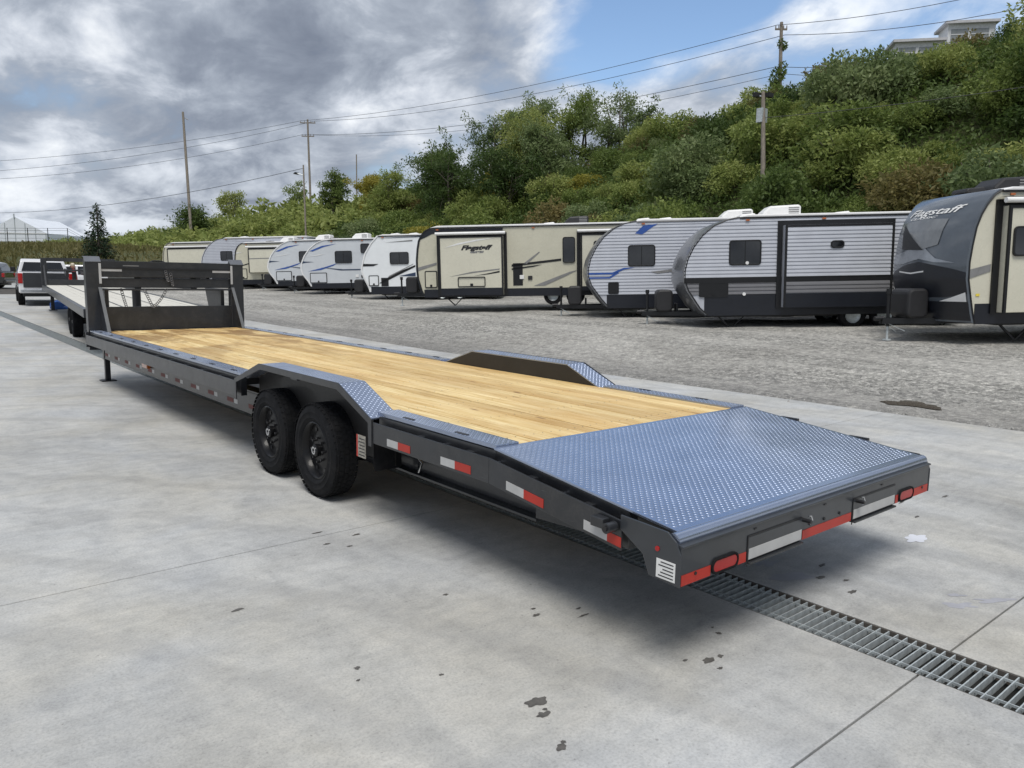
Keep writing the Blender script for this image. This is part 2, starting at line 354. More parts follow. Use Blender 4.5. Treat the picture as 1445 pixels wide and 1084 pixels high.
def stuff(o): o['kind'] = 'stuff'; return o
def copy_tree(o, parent=None):
    c = o.copy(); COL.objects.link(c); c.parent = parent
    for ch in o.children: copy_tree(ch, c)
    return c
def rrect(x0, x1, z0, z1, r, n=4):
    out = []
    for cx, cz, a0 in ((x1 - r, z1 - r, 0), (x0 + r, z1 - r, 90), (x0 + r, z0 + r, 180), (x1 - r, z0 + r, 270)):
        for i in range(n + 1):
            a = R(a0 + 90 * i / n); out.append((cx + r * math.cos(a), cz + r * math.sin(a)))
    return out
def interp(t, xs, ys): return float(np.interp(t, xs, ys))
def sm(t): t = max(0.0, min(1.0, t)); return t * t * (3 - 2 * t)

# ------------------------------------------------------------------ terrain heights
def apron_z(y):
    z = 0.0
    if y > 13: z += 0.009 * (min(y, 52) - 13)
    if y > 52: z += 0.027 * (min(y, 230) - 52)
    return z
def lot_z(x, y):
    z = 0.46 + 0.012 * max(0, min(y, 55) - 27) + 0.045 * (min(x, 22) - 13.3)
    if y > 52: z += 0.033 * (min(y, 230) - 52)
    return z
HY = [-60, -10, 16, 24, 30, 40, 60, 100, 150, 200, 300]; HC = [12.0, 13.0, 12.9, 11.7, 10.9, 9.2, 7.8, 7.8, 7.2, 6.2, 5.5]
def T(x, y):
    a = apron_z(y); l = lot_z(x, y)
    z = a + (l - a) * sm((x - 7.0) / 4.0)
    if x > 22:
        s = min(1.0, (x - 22) / 17.0); s = 0.75 * s + 0.25 * sm(s)
        hc = interp(y, HY, HC)
        z = z + (max(hc, z) - z) * s
        z += 0.27 * max(0.0, min(x, 60) - 40) * (1 - sm((y - 27) / 8.0))
        z += 0.35 * math.sin(x * 0.33 + y * 0.21) * s + 0.25 * math.sin(y * 0.47 - x * 0.2) * s
    return z

# ------------------------------------------------------------------ ground
def grid_mesh(name, xs, ys, mat, hf):
    vs = [(x, y, hf(x, y)) for y in ys for x in xs]; nx = len(xs)
    fs = [(j * nx + i, j * nx + i + 1, (j + 1) * nx + i + 1, (j + 1) * nx + i) for j in range(len(ys) - 1) for i in range(nx - 1)]
    me = bpy.data.meshes.new(name); me.from_pydata(vs, [], fs); me.materials.append(mat)
    return link(name, me, smooth=True)
mSOIL = M('far_ground', (0.15, 0.15, 0.11), 0.95, var=0.35, scale=0.05)
g = MB(); g.add([(-3000, -3000, -0.75), (3000, -3000, -0.75), (3000, 3000, -0.75), (-3000, 3000, -0.75)], [(0, 1, 2, 3)])
struct(g.build('ground', mSOIL))
EDGE = 6.95
def edge_x(y): return 7.0 - 0.042 * max(0.0, min(y, 15.0))
ys_ = [-40, -25, -15] + [i * 1.0 for i in range(-10, 0)] + [i * .25 for i in range(0, 28)] + [i * 1.0 for i in range(7, 60)] + [60 + i * 6 for i in range(0, 45)]
xs_ = [EDGE, 7.1, 7.3, 7.5, 7.75, 8.0, 8.2, 8.4, 8.7, 9, 9.6, 10.2, 11, 12, 13, 14.5, 16, 18, 20, 22, 23]
rnd = random.Random(5)
PUDZ = T(7.75, 2.75)
def gravel_h(x, y):
    z = T(x, y) + 0.03 * math.sin(x * 1.7 + math.sin(y * .9)) * math.sin(y * 1.3) * sm((x - 7.2) / 1.5)
    k = sm(1.6 - math.hypot(x - 7.75, (y - 2.75) * .8) / .55)
    return z * (1 - k) + PUDZ * k
def gravel_grid():
    vs = []; nx = len(xs_)
    for y in ys_:
        for i, x in enumerate(xs_):
            k = max(0.0, 1 - (x - EDGE) / 3.0); xx = x + (edge_x(y) - EDGE) * k
            vs.append((xx, y, T(xx, y) - .03 if i == 0 else gravel_h(xx, y) + .012))
    fs = [(j * nx + i, j * nx + i + 1, (j + 1) * nx + i + 1, (j + 1) * nx + i) for j in range(len(ys_) - 1) for i in range(nx - 1)]
    me = bpy.data.meshes.new('gravel_lot'); me.from_pydata(vs, [], fs); me.materials.append(mGRAV); return link('gravel_lot', me, smooth=True)
struct(gravel_grid())
hx = [22.6 + i * 1.2 for i in range(0, 20)] + [47, 55, 70, 100, 180, 400]
hy = [-120, -60, -30] + [i * 2.0 for i in range(-8, 60)] + [120 + i * 8 for i in range(0, 30)] + [420, 700]
struct(grid_mesh('hillside', hx, hy, mHILL, lambda x, y: T(x, y) - (0.12 if x < 23 else 0)))
fx = [-260, -160, -90, -50, -26, -20, -10, 0, 7, 10, 16, 23]
struct(grid_mesh('far_bank', fx, [64, 68, 74, 82, 95, 110, 140, 180, 230, 330, 600], mHILL, lambda x, y: T(min(x, 22), y) + 1.6 * sm((y - 66) / 14) - 0.05))

# concrete apron: one base, every slab a piece of its own with open joints
base = MB()
ay = [-14, 13, 20, 30, 45, 66]
for i in range(len(ay) - 1):
    for xa, xb in ((-26, -0.34), (0.04, 6.36)):
        base.add([(xa, ay[i], apron_z(ay[i]) - 0.05), (xb, ay[i], apron_z(ay[i]) - 0.05), (xb, ay[i + 1], apron_z(ay[i + 1]) - 0.05), (xa, ay[i + 1], apron_z(ay[i + 1]) - 0.05)], [(0, 1, 2, 3)])
apron = struct(base.build('concrete_apron', mDIRT))
JY = [-0.71 + 3.44 * k for k in range(-4, 20)]
slabs = {}
for k in range(len(JY) - 1):
    y0, y1 = JY[k] + 0.0052, JY[k + 1] - 0.0052
    for side, (xa, xb) in enumerate(((-26.0, -10.31), (-10.3, -0.335), (0.035, EDGE))):
        z0, z1 = apron_z(y0), apron_z(y1)
        xc = xb
        if side == 2: xb, xc = edge_x(y0), edge_x(y1)
        mb = MB().add([(xa, y0, z0 - .045), (xb, y0, z0 - .045), (xc, y1, z1 - .045), (xa, y1, z1 - .045), (xa, y0, z0), (xb, y0, z0), (xc, y1, z1), (xa, y1, z1)],
                      [(3, 2, 1, 0), (4, 5, 6, 7), (0, 1, 5, 4), (1, 2, 6, 5), (2, 3, 7, 6), (3, 0, 4, 7)])
        slabs[(k, side)] = mb.build('slab', mCONC, apron, bev=0.003)

# marks on the concrete, each a thin film with a shape of its own
mOIL = M('oil_spot', (0.10, 0.095, 0.088), 0.6, var=0.3, scale=20)
mWET = M('damp_film', (0.36, 0.365, 0.40), 0.6, var=0.15, scale=5)
mSPL = M('white_splash', (0.66, 0.68, 0.74), 0.5, var=0.06)
def blob(name, x, y, rx, ry, mat, seed, lobes=0.35, z=0.0025, n=22, rot=0.0, star=0):
    rg = random.Random(seed); ph = [rg.uniform(0, 6.28) for _ in range(5)]; am = [rg.uniform(.3, 1) for _ in range(5)]
    pts = []
    for i in range(n):
        a = 2 * math.pi * i / n
        r_ = 1 + lobes * sum(am[j] * math.sin((j + 2) * a + ph[j]) for j in range(5)) / 2.2
        if star: r_ *= 0.72 + 0.42 * abs(math.sin(star * a / 2 + ph[0]))
        px, py = rx * r_ * math.cos(a), ry * r_ * math.sin(a)
        pts.append((x + px * math.cos(rot) - py * math.sin(rot), y + px * math.sin(rot) + py * math.cos(rot)))
    k = max(i for i, v in enumerate(JY) if v <= y); sd_ = 1 if x < 0 else 2
    zz_ = apron_z(y) + z
    mb = MB().add([(px, py, zz_) for px, py in pts], [tuple(range(n))])
    mb.build(name, mat, slabs[(k, sd_)])
for i, (x, y, rx, ry) in enumerate([(-1.89, .22, .075, .05), (-1.93, .13, .045, .03), (-1.90, .155, .016, .014), (-2.03, -.08, .035, .03), (-2.0, -.06, .016, .016), (-1.0, -.02, .05, .035), (-.92, -.03, .026, .02), (-1.09, .05, .02, .014), (-1.02, -.1, .022, .014),
        (-1.32, .86, .035, .02), (-1.28, .93, .02, .014), (-1.12, .70, .05, .012), (-1.08, .78, .026, .012), (-1.55, 1.38, .024, .016), (-2.35, .95, .022, .02), (-2.4, .85, .014, .012), (-2.55, 1.9, .05, .02), (-1.45, 2.6, .04, .02), (-1.6, 2.42, .03, .016),
        (-1.65, 2.8, .05, .018), (-1.7, 2.55, .03, .02), (-2.08, .66, .018, .012), (.62, .28, .06, .02), (.42, .18, .05, .03), (.5, .06, .03, .02), (.36, -.05, .05, .025), (2.5, .6, .06, .014), (2.2, .35, .05, .02), (3.0, .45, .08, .02), (-.72, .12, .022, .02), (-.69, .18, .014, .01)]):
    blob('oil_spot', x, y, rx * .68, ry * .62, mOIL, 40 + i)
for i, (x, y, rx, ry, ro) in enumerate([(.66, -.52, .10, .05, -.7), (.90, -.62, .13, .04, -.6), (.80, -.45, .05, .03, -.5), (.28, .30, .19, .07, -.6), (.36, .52, .12, .05, -.3)]):
    blob('damp_film', x, y, rx * .8, ry * .8, mWET, 90 + i, 0.5, rot=ro, n=34, z=.0010 + .0003 * i)
blob('white_splash', 1.66, .13, .105, .065, mSPL, 3, .2, star=6, n=36); blob('white_splash', .45, .62, .05, .03, mSPL, 4, .3)

# brown puddle on the gravel edge
mPUD = M('muddy_water', (0.12, 0.10, 0.075), 0.15, var=0.1, coat=.5)
pts = []
for i in range(40):
    a = 2 * math.pi * i / 40; r_ = 1 + .22 * math.sin(3 * a + 1) + .14 * math.sin(5 * a) + .08 * math.sin(9 * a + 2)
    pts.append((7.72 + .27 * r_ * math.cos(a), 2.72 + .40 * r_ * math.sin(a)))
struct(MB().add([(x, y, PUDZ + 0.022) for x, y in pts], [tuple(range(40))]).build('puddle', mPUD))
# loose stones spilled along the gravel edge
rs = np.random.RandomState(3); mb = MB()
for i in range(2600):
    y = rs.uniform(-4, 15); x = edge_x(y) + abs(rs.normal(0, 1.5)) - 0.08 * (i % 9 == 0) - (rs.uniform(0, .5) if i % 31 == 0 else 0); s_ = rs.uniform(.008, .026)
    z = T(x, y) + (0.0 if x < EDGE else 0.0)
    vs = [(x + s_ * rs.uniform(.7, 1.3), y, z), (x, y + s_ * rs.uniform(.7, 1.3), z), (x - s_ * rs.uniform(.7, 1.3), y, z), (x, y - s_ * rs.uniform(.7, 1.3), z), (x + rs.uniform(-.3, .3) * s_, y, z + s_ * rs.uniform(.6, 1.2))]
    mb.add(vs, [(0, 1, 4), (1, 2, 4), (2, 3, 4), (3, 0, 4)])
st = stuff(mb.build('loose_gravel', M('loose_stone', (0.30, 0.295, 0.28), 0.9, var=0.5, scale=30)))
tag(st, 'small grey stones scattered along the edge of the gravel lot', 'gravel')

# ------------------------------------------------------------------ trench drain
tr = MB()
DX0, DX1 = -0.335, 0.035
for ya, yb in ((-14, 13), (13, 30), (30, 52)):
    za, zb = apron_z(ya), apron_z(yb)
    tr.add([(DX0 + .001, ya, za - .004), (DX0 + .001, yb, zb - .004), (DX0 + .001, yb, zb - .25), (DX0 + .001, ya, za - .25), (DX1 - .001, ya, za - .25), (DX1 - .001, yb, zb - .25), (DX1 - .001, yb, zb - .004), (DX1 - .001, ya, za - .004)],
           [(0, 1, 2, 3), (3, 2, 5, 4), (4, 5, 6, 7)])
drain = thing('trench_drain', 'long steel grated trench drain running under the trailer and across the concrete', 'drain', (-0.15, 0, 0))
drain.location = (0, 0, 0)
tr.build('channel', M('drain_channel', (0.10, 0.10, 0.095), 0.9, var=0.3), drain)
for xx in (DX0 + 0.004, DX1 - 0.012):
    MB().box(xx, xx + .008, -10, 13, -.06, -.005).build('edge_angle', M('dark_angle', (.09, .08, .07), .8, var=.3), drain)  # edge steel coloured dark, reading as an open gap along the bars
me_bar = None
y = -1.75; nb = 0
while nb < 110:
    if me_bar is None:
        o = MB().box(DX0 + .014, DX1 - .014, -.003, .003, -.042, -.004).build('grate_bar', mGALV, drain, loc=(0, y, 0)); me_bar = o.data
    else: link('grate_bar', me_bar, drain, loc=(0, y, 0))
    y += 0.046; nb += 1
rest = MB()
for i in range(60): rest.box(DX0 + .014, DX1 - .014, -1.75 - .046 * (i + 1) - .003, -1.75 - .046 * (i + 1) + .003, -.05, -.004)
yy = y
while yy < 51: z = apron_z(yy); rest.box(DX0 + .014, DX1 - .014, yy - .003, yy + .003, z - .042, z - .004); yy += 0.046
stuff(rest.build('distant_grate_bars', mGALV, drain))
for xx in (DX0 + .07, DX0 + .30):
    MB().box(xx - .003, xx + .003, -3.6, 12, -.018, -.006).build('cross_rod', mGALV, drain)

# ------------------------------------------------------------------ the gooseneck trailer
TRL = thing('gooseneck_trailer', 'long charcoal gooseneck flatbed trailer with pine deck, drive-over fenders and blue-glinting tread plate tail', 'trailer')
HW, YK, L, DZ, RZ = 1.295, 1.32, 11.6, 0.83, 0.69
WX = 1.068      # half width of planking
def deck_z(y): return DZ if y >= YK else RZ + (DZ - RZ) * y / YK
# planks
npl = 15; pw = 2 * WX / npl; me_pl = None
prs = random.Random(2)
for i in range(npl):
    x = -WX + pw * (i + .5)
    if me_pl is None:
        o = MB().box(-pw / 2 + .0045, pw / 2 - .0045, YK + .006, L - .12, -.045, 0).build('plank', mWOOD, TRL, bev=.004, loc=(x, 0, DZ)); me_pl = o.data
    else: o = link('plank', me_pl, TRL, bev=.004, loc=(x, 0, DZ + prs.uniform(-.0025, .002)))
# deck screws
scr = MB()
for yy in np.arange(YK + .15, L - .2, 0.61):
    for i in range(npl):
        for dx_ in (-.035, .035): scr.lathe([(0.0001, .0008), (.004, .0008), (.005, 0)], 'z', (-WX + pw * (i + .5) + dx_, yy + prs.uniform(-.01, .01), DZ + .002), 6)
stuff(scr.build('deck_screws', M('screw_steel', (.20, .18, .15), .5, metal=.5), TRL))
# tread plate: sheets with raised lozenges
def lugs(fn, u0, u1, v0, v1, name, pitch=0.0215):
    """fn(u,v)->(point, du, dv, normal); raised diamonds in alternating directions"""
    mb = MB(); nu = int((u1 - u0) / pitch); nv = int((v1 - v0) / pitch)
    for i in range(nu):
        for j in range(nv):
            u = u0 + (i + .5) * pitch; v = v0 + (j + .5) * pitch
            P, A, B, Nn = fn(u, v)
            d = (A + B).normalized() if (i + j) % 2 else (A - B).normalized(); e = Nn.cross(d)
            a, b, h = .0102, .0042, .0021
            mb.add([P + d * a, P + e * b, P - d * a, P - e * b, P + d * a * .4 + Nn * h, P - d * a * .4 + Nn * h], [(0, 1, 4), (1, 2, 5, 4), (2, 3, 5), (3, 0, 4, 5)])
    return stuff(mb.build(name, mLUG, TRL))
sl_ = Vector((0, YK, DZ - RZ)).normalized()
def tail_fn(u, v): return Vector((u, 0, RZ)) + sl_ * v, Vector((1, 0, 0)), sl_, Vector((1, 0, 0)).cross(sl_)
tail_len = math.hypot(YK, DZ - RZ)
SX = 1.24      # outer edge of the steel strips
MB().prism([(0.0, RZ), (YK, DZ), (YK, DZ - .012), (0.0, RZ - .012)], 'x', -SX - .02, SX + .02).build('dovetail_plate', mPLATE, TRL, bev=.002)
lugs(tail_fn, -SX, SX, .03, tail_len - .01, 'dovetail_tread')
FY = [(2.66, .80), (3.14, .995), (4.62, .995), (5.22, .80)]       # fender outline in y,z
for s in (-1, 1):
    xi, xo = (WX + .001, SX) if s > 0 else (-SX, -WX - .001)
    for ya, yb, nm in ((YK + .002, FY[0][0], 'rear'), (FY[3][0], L - .05, 'front')):
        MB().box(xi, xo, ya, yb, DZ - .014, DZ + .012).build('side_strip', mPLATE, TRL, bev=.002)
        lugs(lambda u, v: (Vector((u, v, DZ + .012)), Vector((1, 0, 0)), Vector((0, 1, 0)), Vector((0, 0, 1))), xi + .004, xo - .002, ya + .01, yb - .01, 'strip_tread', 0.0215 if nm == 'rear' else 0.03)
    # drive-over fender
    fi, fo = (WX + .003, HW) if s > 0 else (-HW, -WX - .003)
    t_ = .012
    poly = FY + [(y_, z_ - t_) for y_, z_ in FY[::-1]]
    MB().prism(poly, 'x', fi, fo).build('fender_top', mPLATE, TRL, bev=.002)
    for (ya, za), (yb, zb) in zip(FY[:-1], FY[1:]):
        d = Vector((0, yb - ya, zb - za)); ln = d.length; d.normalize()
        lugs(lambda u, v, ya=ya, za=za, d=d: (Vector((u, ya, za)) + d * v, Vector((1, 0, 0)), d, Vector((1, 0, 0)).cross(d)), fi + .004, fo - .004, .01, ln - .008, 'fender_tread', 0.0215)
    xin = fi if s > 0 else fo
    FI = [(FY[0][0] + .03, DZ - .05), (FY[0][0] + .03, FY[0][1] - .004)] + [(y_, z_ - .013) for y_, z_ in FY[1:3]] + [(FY[3][0] - .03, FY[3][1] - .004), (FY[3][0] - .03, DZ - .05)]
    MB().prism([(y_, z_ if i not in (0, 5) else .42) for i, (y_, z_) in enumerate(FI)], 'x', xin - s * 0, xin + s * .008).build('fender_wall', M('fender_wall_paint', (0.016, 0.015, 0.014), 0.5, var=0.2, coat=.1), TRL)
    # outer edge flange of the fender
    xo_ = HW * s
    fl = MB()
    fl.prism([(FY[0][0] - .02, .60), (FY[0][0] - .02, .795)] + [(FY[1][0] - .01, .998), (FY[2][0] + .01, .998), (FY[3][0] + .02, .795), (FY[3][0] + .02, .60), (FY[3][0] - .02, .60), (FY[3][0] - .025, .765), (FY[2][0] - .01, .945), (FY[1][0] + .01, .945), (FY[0][0] + .03, .765), (FY[0][0] + .025, .60)], 'x', xo_, xo_ + s * .010)
    fl.build('fender_flange', mPAINT, TRL, bev=.003)
    for yy in (3.55, 3.72): pass
    MB().box(min(xo_, xo_ - s * .03), max(xo_, xo_ - s * .03), 3.86, 3.98, .93, .965).build('fender_bracket', mPAINT, TRL)
    # mud flap with worn sticker (behind the rear tyre)
    MB().box(min(s * 1.02, s * 1.25), max(s * 1.02, s * 1.25), 2.70, 2.706, .40, .78).build('mud_flap', mRUB, TRL)
# rub rails, stake pockets, outer channels
for s in (-1, 1):
    for ya, yb in ((0.30, YK), (YK, FY[0][0] - .02), (FY[3][0] + .02, L)):
        x0, x1 = sorted((s * (HW - .012), s * HW))
        za, zb = deck_z(ya) - DZ, deck_z(yb) - DZ
        top, bot = .775, .625
        MB().prism([(ya, za + bot), (yb, zb + bot), (yb, zb + top), (ya, za + top)], 'x', x0, x1).build('rub_rail', mPAINT, TRL, bev=.003)
        x0, x1 = sorted((s * SX, s * (SX - .06)))
        bot2, top2 = .62, .81
        MB().prism([(ya, za + bot2), (yb, zb + bot2), (yb, zb + top2), (ya, za + top2)], 'x', x0, x1).build('side_channel', mPAINT, TRL, bev=.003)
    for yy in [.55, .98, 1.55, 2.08] + list(np.arange(5.75, L - .1, .55)):
        z = deck_z(yy) - DZ
        x0, x1 = sorted((s * SX, s * (HW - .011)))
        MB().box(x0, x1, yy - .03, yy + .03, z + .65, z + .768).build('stake_pocket', mPAINT, TRL, bev=.002)
    for yy in list(np.arange(5.5, L - .3, .61)) + [2.3, 1.7]:
        x0, x1 = sorted((s * 1.196, s * 1.222)); MB().box(x0, x1, yy - .06, yy + .06, DZ + .0125, DZ + .0165).build('pocket_slot', mBLACK, TRL)
    for yy in ((.95, .42) if s > 0 else ()):
        x0, x1 = sorted((s * 1.262, s * 1.29)); z = deck_z(yy); MB().box(x0, x1, yy - .07, yy + .07, z - .05, z + .004).build('stake_pocket', mBLACK, TRL)
    # D-ring / spool glints in the gap
    for yy in (1.83, 1.28, .74):
        z = deck_z(yy) - DZ
        MB().tube([(s * (SX + .003), yy, z + .755), (s * (HW - .013), yy, z + .755)], .009, 8).build('pipe_spool', mCHROME, TRL, smooth=True)
    # main beam, cross members behind
    x0, x1 = sorted((s * .93, s * .99))
    bm_ = MB()
    bm_.box(x0 - .04, x1 + .04, 1.2, L + .05, .375, .392); bm_.box(x0 - .04, x1 + .04, 1.2, L + .05, .60, .617); bm_.box((x0 + x1) / 2 - .006, (x0 + x1) / 2 + .006, 1.2, L + .05, .392, .60)
    bm_.build('main_beam', mPAINT, TRL, bev=.002)
    x0, x1 = sorted((s * .985, s * 1.032)); MB().box(x0, x1, FY[3][0] - .6, L + .02, .392, .60).build('frame_channel', mPAINT, TRL, bev=.004)
    bm2 = MB(); bm2.prism([(.12, .46), (1.2, .40), (1.2, .61), (.12, .64)], 'x', x0, x1); bm2.build('tail_beam', mPAINT, TRL)
cmn = 0
for yy in np.arange(.5, L, .41):
    z = deck_z(yy) - DZ
    cmx = SX - .065 if not (FY[0][0] < yy < FY[3][0]) else WX - .06
    MB().box(-cmx, cmx, yy - .025, yy + .025, z + .70, z + .782).build('cross_member', mBLACK, TRL)
# reflective tape on the tail rails
for s in (-1, 1):
    for (ya, ym, yb) in ((2.15, 2.30, 2.44), (1.49, 1.65, 1.80), (.85, 1.01, 1.16), (.30, .39, .55)):
        for (a, b_, mt, nm) in ((ym, yb, mWHTT, 'white_tape'), (ya, ym, mREDT, 'red_tape')):
            za, zb = deck_z(a) - DZ, deck_z(b_) - DZ
            x0, x1 = sorted((s * (HW + .0005), s * (HW + .0025)))
            MB().prism([(a, za + .642), (b_, zb + .642), (b_, zb + .692), (a, za + .692)], 'x', x0, x1).build(nm, mt, TRL)
mDRED = M('dull_red_tape', (0.13, 0.03, 0.025), .6, var=.3)
# worn tape along the main beam, left and right
for s in (-1, 1):
    yy = 5.3; k = 0
    while yy < 11.3:
        x0, x1 = sorted((s * 1.0305, s * 1.033))
        MB().box(x0, x1, yy, yy + .10, .43, .475).build('white_tape', mWHTT, TRL)
        MB().box(x0, x1, yy + .12, yy + .30, .43, .475).build('red_tape', mDRED, TRL)
        yy += .60
    x0, x1 = sorted((s * 1.033, s * 1.085))
    mk = MB().box(x0, x1, 9.05, 9.30, .48, .57); mk.build('amber_marker', mAMB, TRL, bev=.01)
# rear end
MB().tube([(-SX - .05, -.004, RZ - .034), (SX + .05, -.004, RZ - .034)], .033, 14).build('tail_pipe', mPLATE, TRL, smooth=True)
REARP = M('rear_panel_paint', (0.034, 0.038, 0.044), 0.36, var=0.15, coat=.3)
MB().prism([(-.052, .452), (-.052, .628), (-.062, .632), (-.062, .640), (-.01, .648), (.03, .648), (.03, .452)], 'x', -HW, HW).build('rear_panel', REARP, TRL, bev=.003)
for s in (-1, 1):
    x0, x1 = sorted((s * (HW + .001), s * (HW + .011)))
    MB().prism([(-.056, .452), (-.056, .60), (-.03, .655), (.02, .69), (.30, .70), (.30, .63), (.16, .55), (.12, .46)], 'x', x0, x1).build('end_plate', REARP, TRL, bev=.003)
    MB().tube([(s * (HW + .010), -.028 + .10, .60), (s * (HW + .016), -.028 + .10, .60)], .012, 10).build('reflector_stud', mREDL, TRL)
    # strap winch on the side
    wv_ = MB().tube([(s * (HW + .012), .335, .635), (s * (HW + .075), .335, .635)], .026, 14)
    w = wv_.build('strap_winch', mPAINT, TRL, smooth=True)
    MB().tube([(s * (HW + .062), .335, .635), (s * (HW + .084), .335, .635)], .014, 12).build('winch_cap', mBLACK, w, smooth=True)
    x0, x1 = sorted((s * (HW + .002), s * (HW + .05)))
    MB().box(x0, x1, .375, .46, .615, .665).build('winch_bracket', mPAINT, TRL, bev=.004)
xs0 = -HW - .0125
stk = MB().box(xs0, xs0 + .001, -.032, .075, .468, .557).build('sticker', mSTICK, TRL)
for i in range(5): MB().box(xs0 - .001, xs0, -.022, .062 - .012 * (i % 3), .478 + .016 * i, .483 + .016 * i).build('print_line', mINK, stk)
# red and white rear tape, lamps and ramp slots
YR = -.0525
segs = [(-1.29, -1.075, mREDT), (-.855, -.79, mREDT), (-.27, .255, mREDT), (.82, .855, mREDT), (1.07, 1.285, mREDT)]
for a, b_, mt in segs: MB().box(a, b_, YR - .002, YR, .455, .505).build('red_tape', mt, TRL)
for a, b_ in ((-1.07, -.86), (.86, 1.065)):
    ring = rrect(a, b_, .452, .530, .036, 5); inn = rrect(a + .011, b_ - .011, .463, .519, .028, 5)
    gk = MB().ring(ring, inn, 'y', YR - .010, YR + .004).build('lamp_grommet', mRUB, TRL, bev=.002)
    MB().prism(inn, 'y', YR - .007, YR + .002).build('tail_lamp', mREDL, TRL, bev=.003)
for a, b_ in ((-.775, -.285), (.275, .80)):
    MB().box(a, b_, YR - .0035, YR - .0005, .512, .575).build('ramp_flap', REARP, TRL, bev=.002)
    MB().box(a, b_, YR - .004, YR - .0005, .5765, .5835).build('slot_shadow_gap', mBLACK, TRL)
    MB().box(a - .008, a - .001, YR - .004, YR - .0005, .43, .583).build('slot_shadow_gap', mBLACK, TRL)
    MB().box(a + .003, b_ - .003, YR - .0058, YR - .0038, .462, .516).build('white_tape', mWHTT, TRL)
    MB().box(a, b_, YR - .02, YR + .05, .440, .4505).build('slot_lip', mPAINT, TRL, bev=.003)
    px = b_ + .01 if a < 0 else a + .03
    pn = MB().tube([(px, YR - .05, .565), (px, YR + .01, .565)], .011, 10).build('lock_pin', mBLACK, TRL, smooth=True)
    MB().tube([(px + .02, YR - .03, .545), (px + .035, YR - .035, .565), (px + .028, YR - .03, .588), (px + .005, YR - .03, .59)], .0045, 6).build('pin_ring', mCHROME, pn, smooth=True)
for x in (-1.19, -.2, -.05, .12, 1.2):
    MB().tube([(x, YR - .006, .527 if abs(x) < 1 else .495), (x, YR + .01, .527 if abs(x) < 1 else .495)], .0085, 8).build('bolt', mBLACK, TRL)
for x in (-.72, -.05, .62): MB().box(x - .012, x + .012, YR - .004, YR, .605, .611).build('drain_slot', mBLACK, TRL)
# wheels
TREAD = {}
def make_wheel(parent, x, y, s, rad=.385, w=.225, z=None):
    z = rad if z is None else z
    o = thing_part = bpy.data.objects.new('wheel', None); COL.objects.link(o); o.parent = parent; o.location = (x, y, z); o.empty_display_size = .2
    h = w / 2
    pr = [(rad * .60, -h * .80), (rad * .66, -h * .96), (rad * .70, -h * 1.03), (rad * .72, -h * .99), (rad * .80, -h * 1.02), (rad * .82, -h * 1.05), (rad * .84, -h * 1.0), (rad * .92, -h * .93), (rad * .975, -h * .80)]
    for k, t in enumerate(np.linspace(-.74, .74, 9)):
        g_ = .985 if k % 2 else 1.0
        pr += [(rad * g_, h * t)]
    pr += [(rad * .975, h * .80), (rad * .92, h * .93), (rad * .84, h * 1.0), (rad * .82, h * 1.05), (rad * .80, h * 1.02), (rad * .72, h * .99), (rad * .70, h * 1.03), (rad * .66, h * .96), (rad * .60, h * .80)]
    ty = MB().lathe(pr, 'x', (0, 0, 0), 48).build('tyre', mRUB, o, smooth=True)
    key = (round(rad, 3), round(w, 3))
    if key not in TREAD:
        tb = MB()
        for row, xr in enumerate((-.80, -.40, 0, .40, .80)):
            for k in range(46):
                a = 2 * math.pi * (k + .5 * (row % 2)) / 46; ca, sa = math.cos(a), math.sin(a); q1 = rad * .975; q2 = rad * (1.001 if abs(xr) < .7 else .986); dw = rad * .052; hx_ = h * .155
                c_ = [(xr * h + sx_ * hx_, (rr2 * ca - st2 * dw * sa), (rr2 * sa + st2 * dw * ca)) for rr2 in (q1, q2) for st2 in (-1, 1) for sx_ in (-1, 1)]
                tb.add(c_, [(4, 5, 7, 6), (0, 1, 5, 4), (2, 6, 7, 3), (0, 4, 6, 2), (1, 3, 7, 5)])
        TREAD[key] = tb.build('tread_blocks', mRUB, ty).data
    else: link('tread_blocks', TREAD[key], ty)
    q = s     # outward side
    rim = [(rad * .60, -h * .8 * q), (rad * .61, h * .86 * q), (rad * .585, h * .90 * q), (rad * .56, h * .82 * q), (rad * .52, h * .40 * q), (rad * .40, h * .34 * q), (rad * .30, h * .48 * q), (rad * .22, h * .50 * q), (rad * .0005, h * .50 * q)]
    rm = MB().lathe(rim, 'x', (0, 0, 0), 40).build('rim', mRIM, o, smooth=True)
    for k in range(8):
        a = 2 * math.pi * (k + .5) / 8; c = (h * .36 * q, rad * .45 * math.cos(a), rad * .45 * math.sin(a))
        MB().tube([c, (c[0] + .006 * q, c[1], c[2])], rad * .045, 10).build('hand_hole', mBLACK, rm)
        a = 2 * math.pi * k / 8; c = (h * .46 * q, rad * .255 * math.cos(a), rad * .255 * math.sin(a))
        MB().tube([c, (c[0] + .028 * q, c[1], c[2])], .0105, 6).build('lug_nut', mBLACK, rm)
    MB().lathe([(rad * .13, h * .48 * q), (rad * .13, h * .86 * q), (rad * .11, h * .93 * q), (.0005, h * .93 * q)], 'x', (0, 0, 0), 20).build('hub', mRIM, o, smooth=True)
    MB().lathe([(rad * .085, h * .93 * q), (rad * .085, h * 1.0 * q), (rad * .05, h * 1.0 * q), (rad * .05, h * .94 * q)], 'x', (0, 0, 0), 20).build('hub_cap_ring', mCHROME, o, smooth=True)
    return o
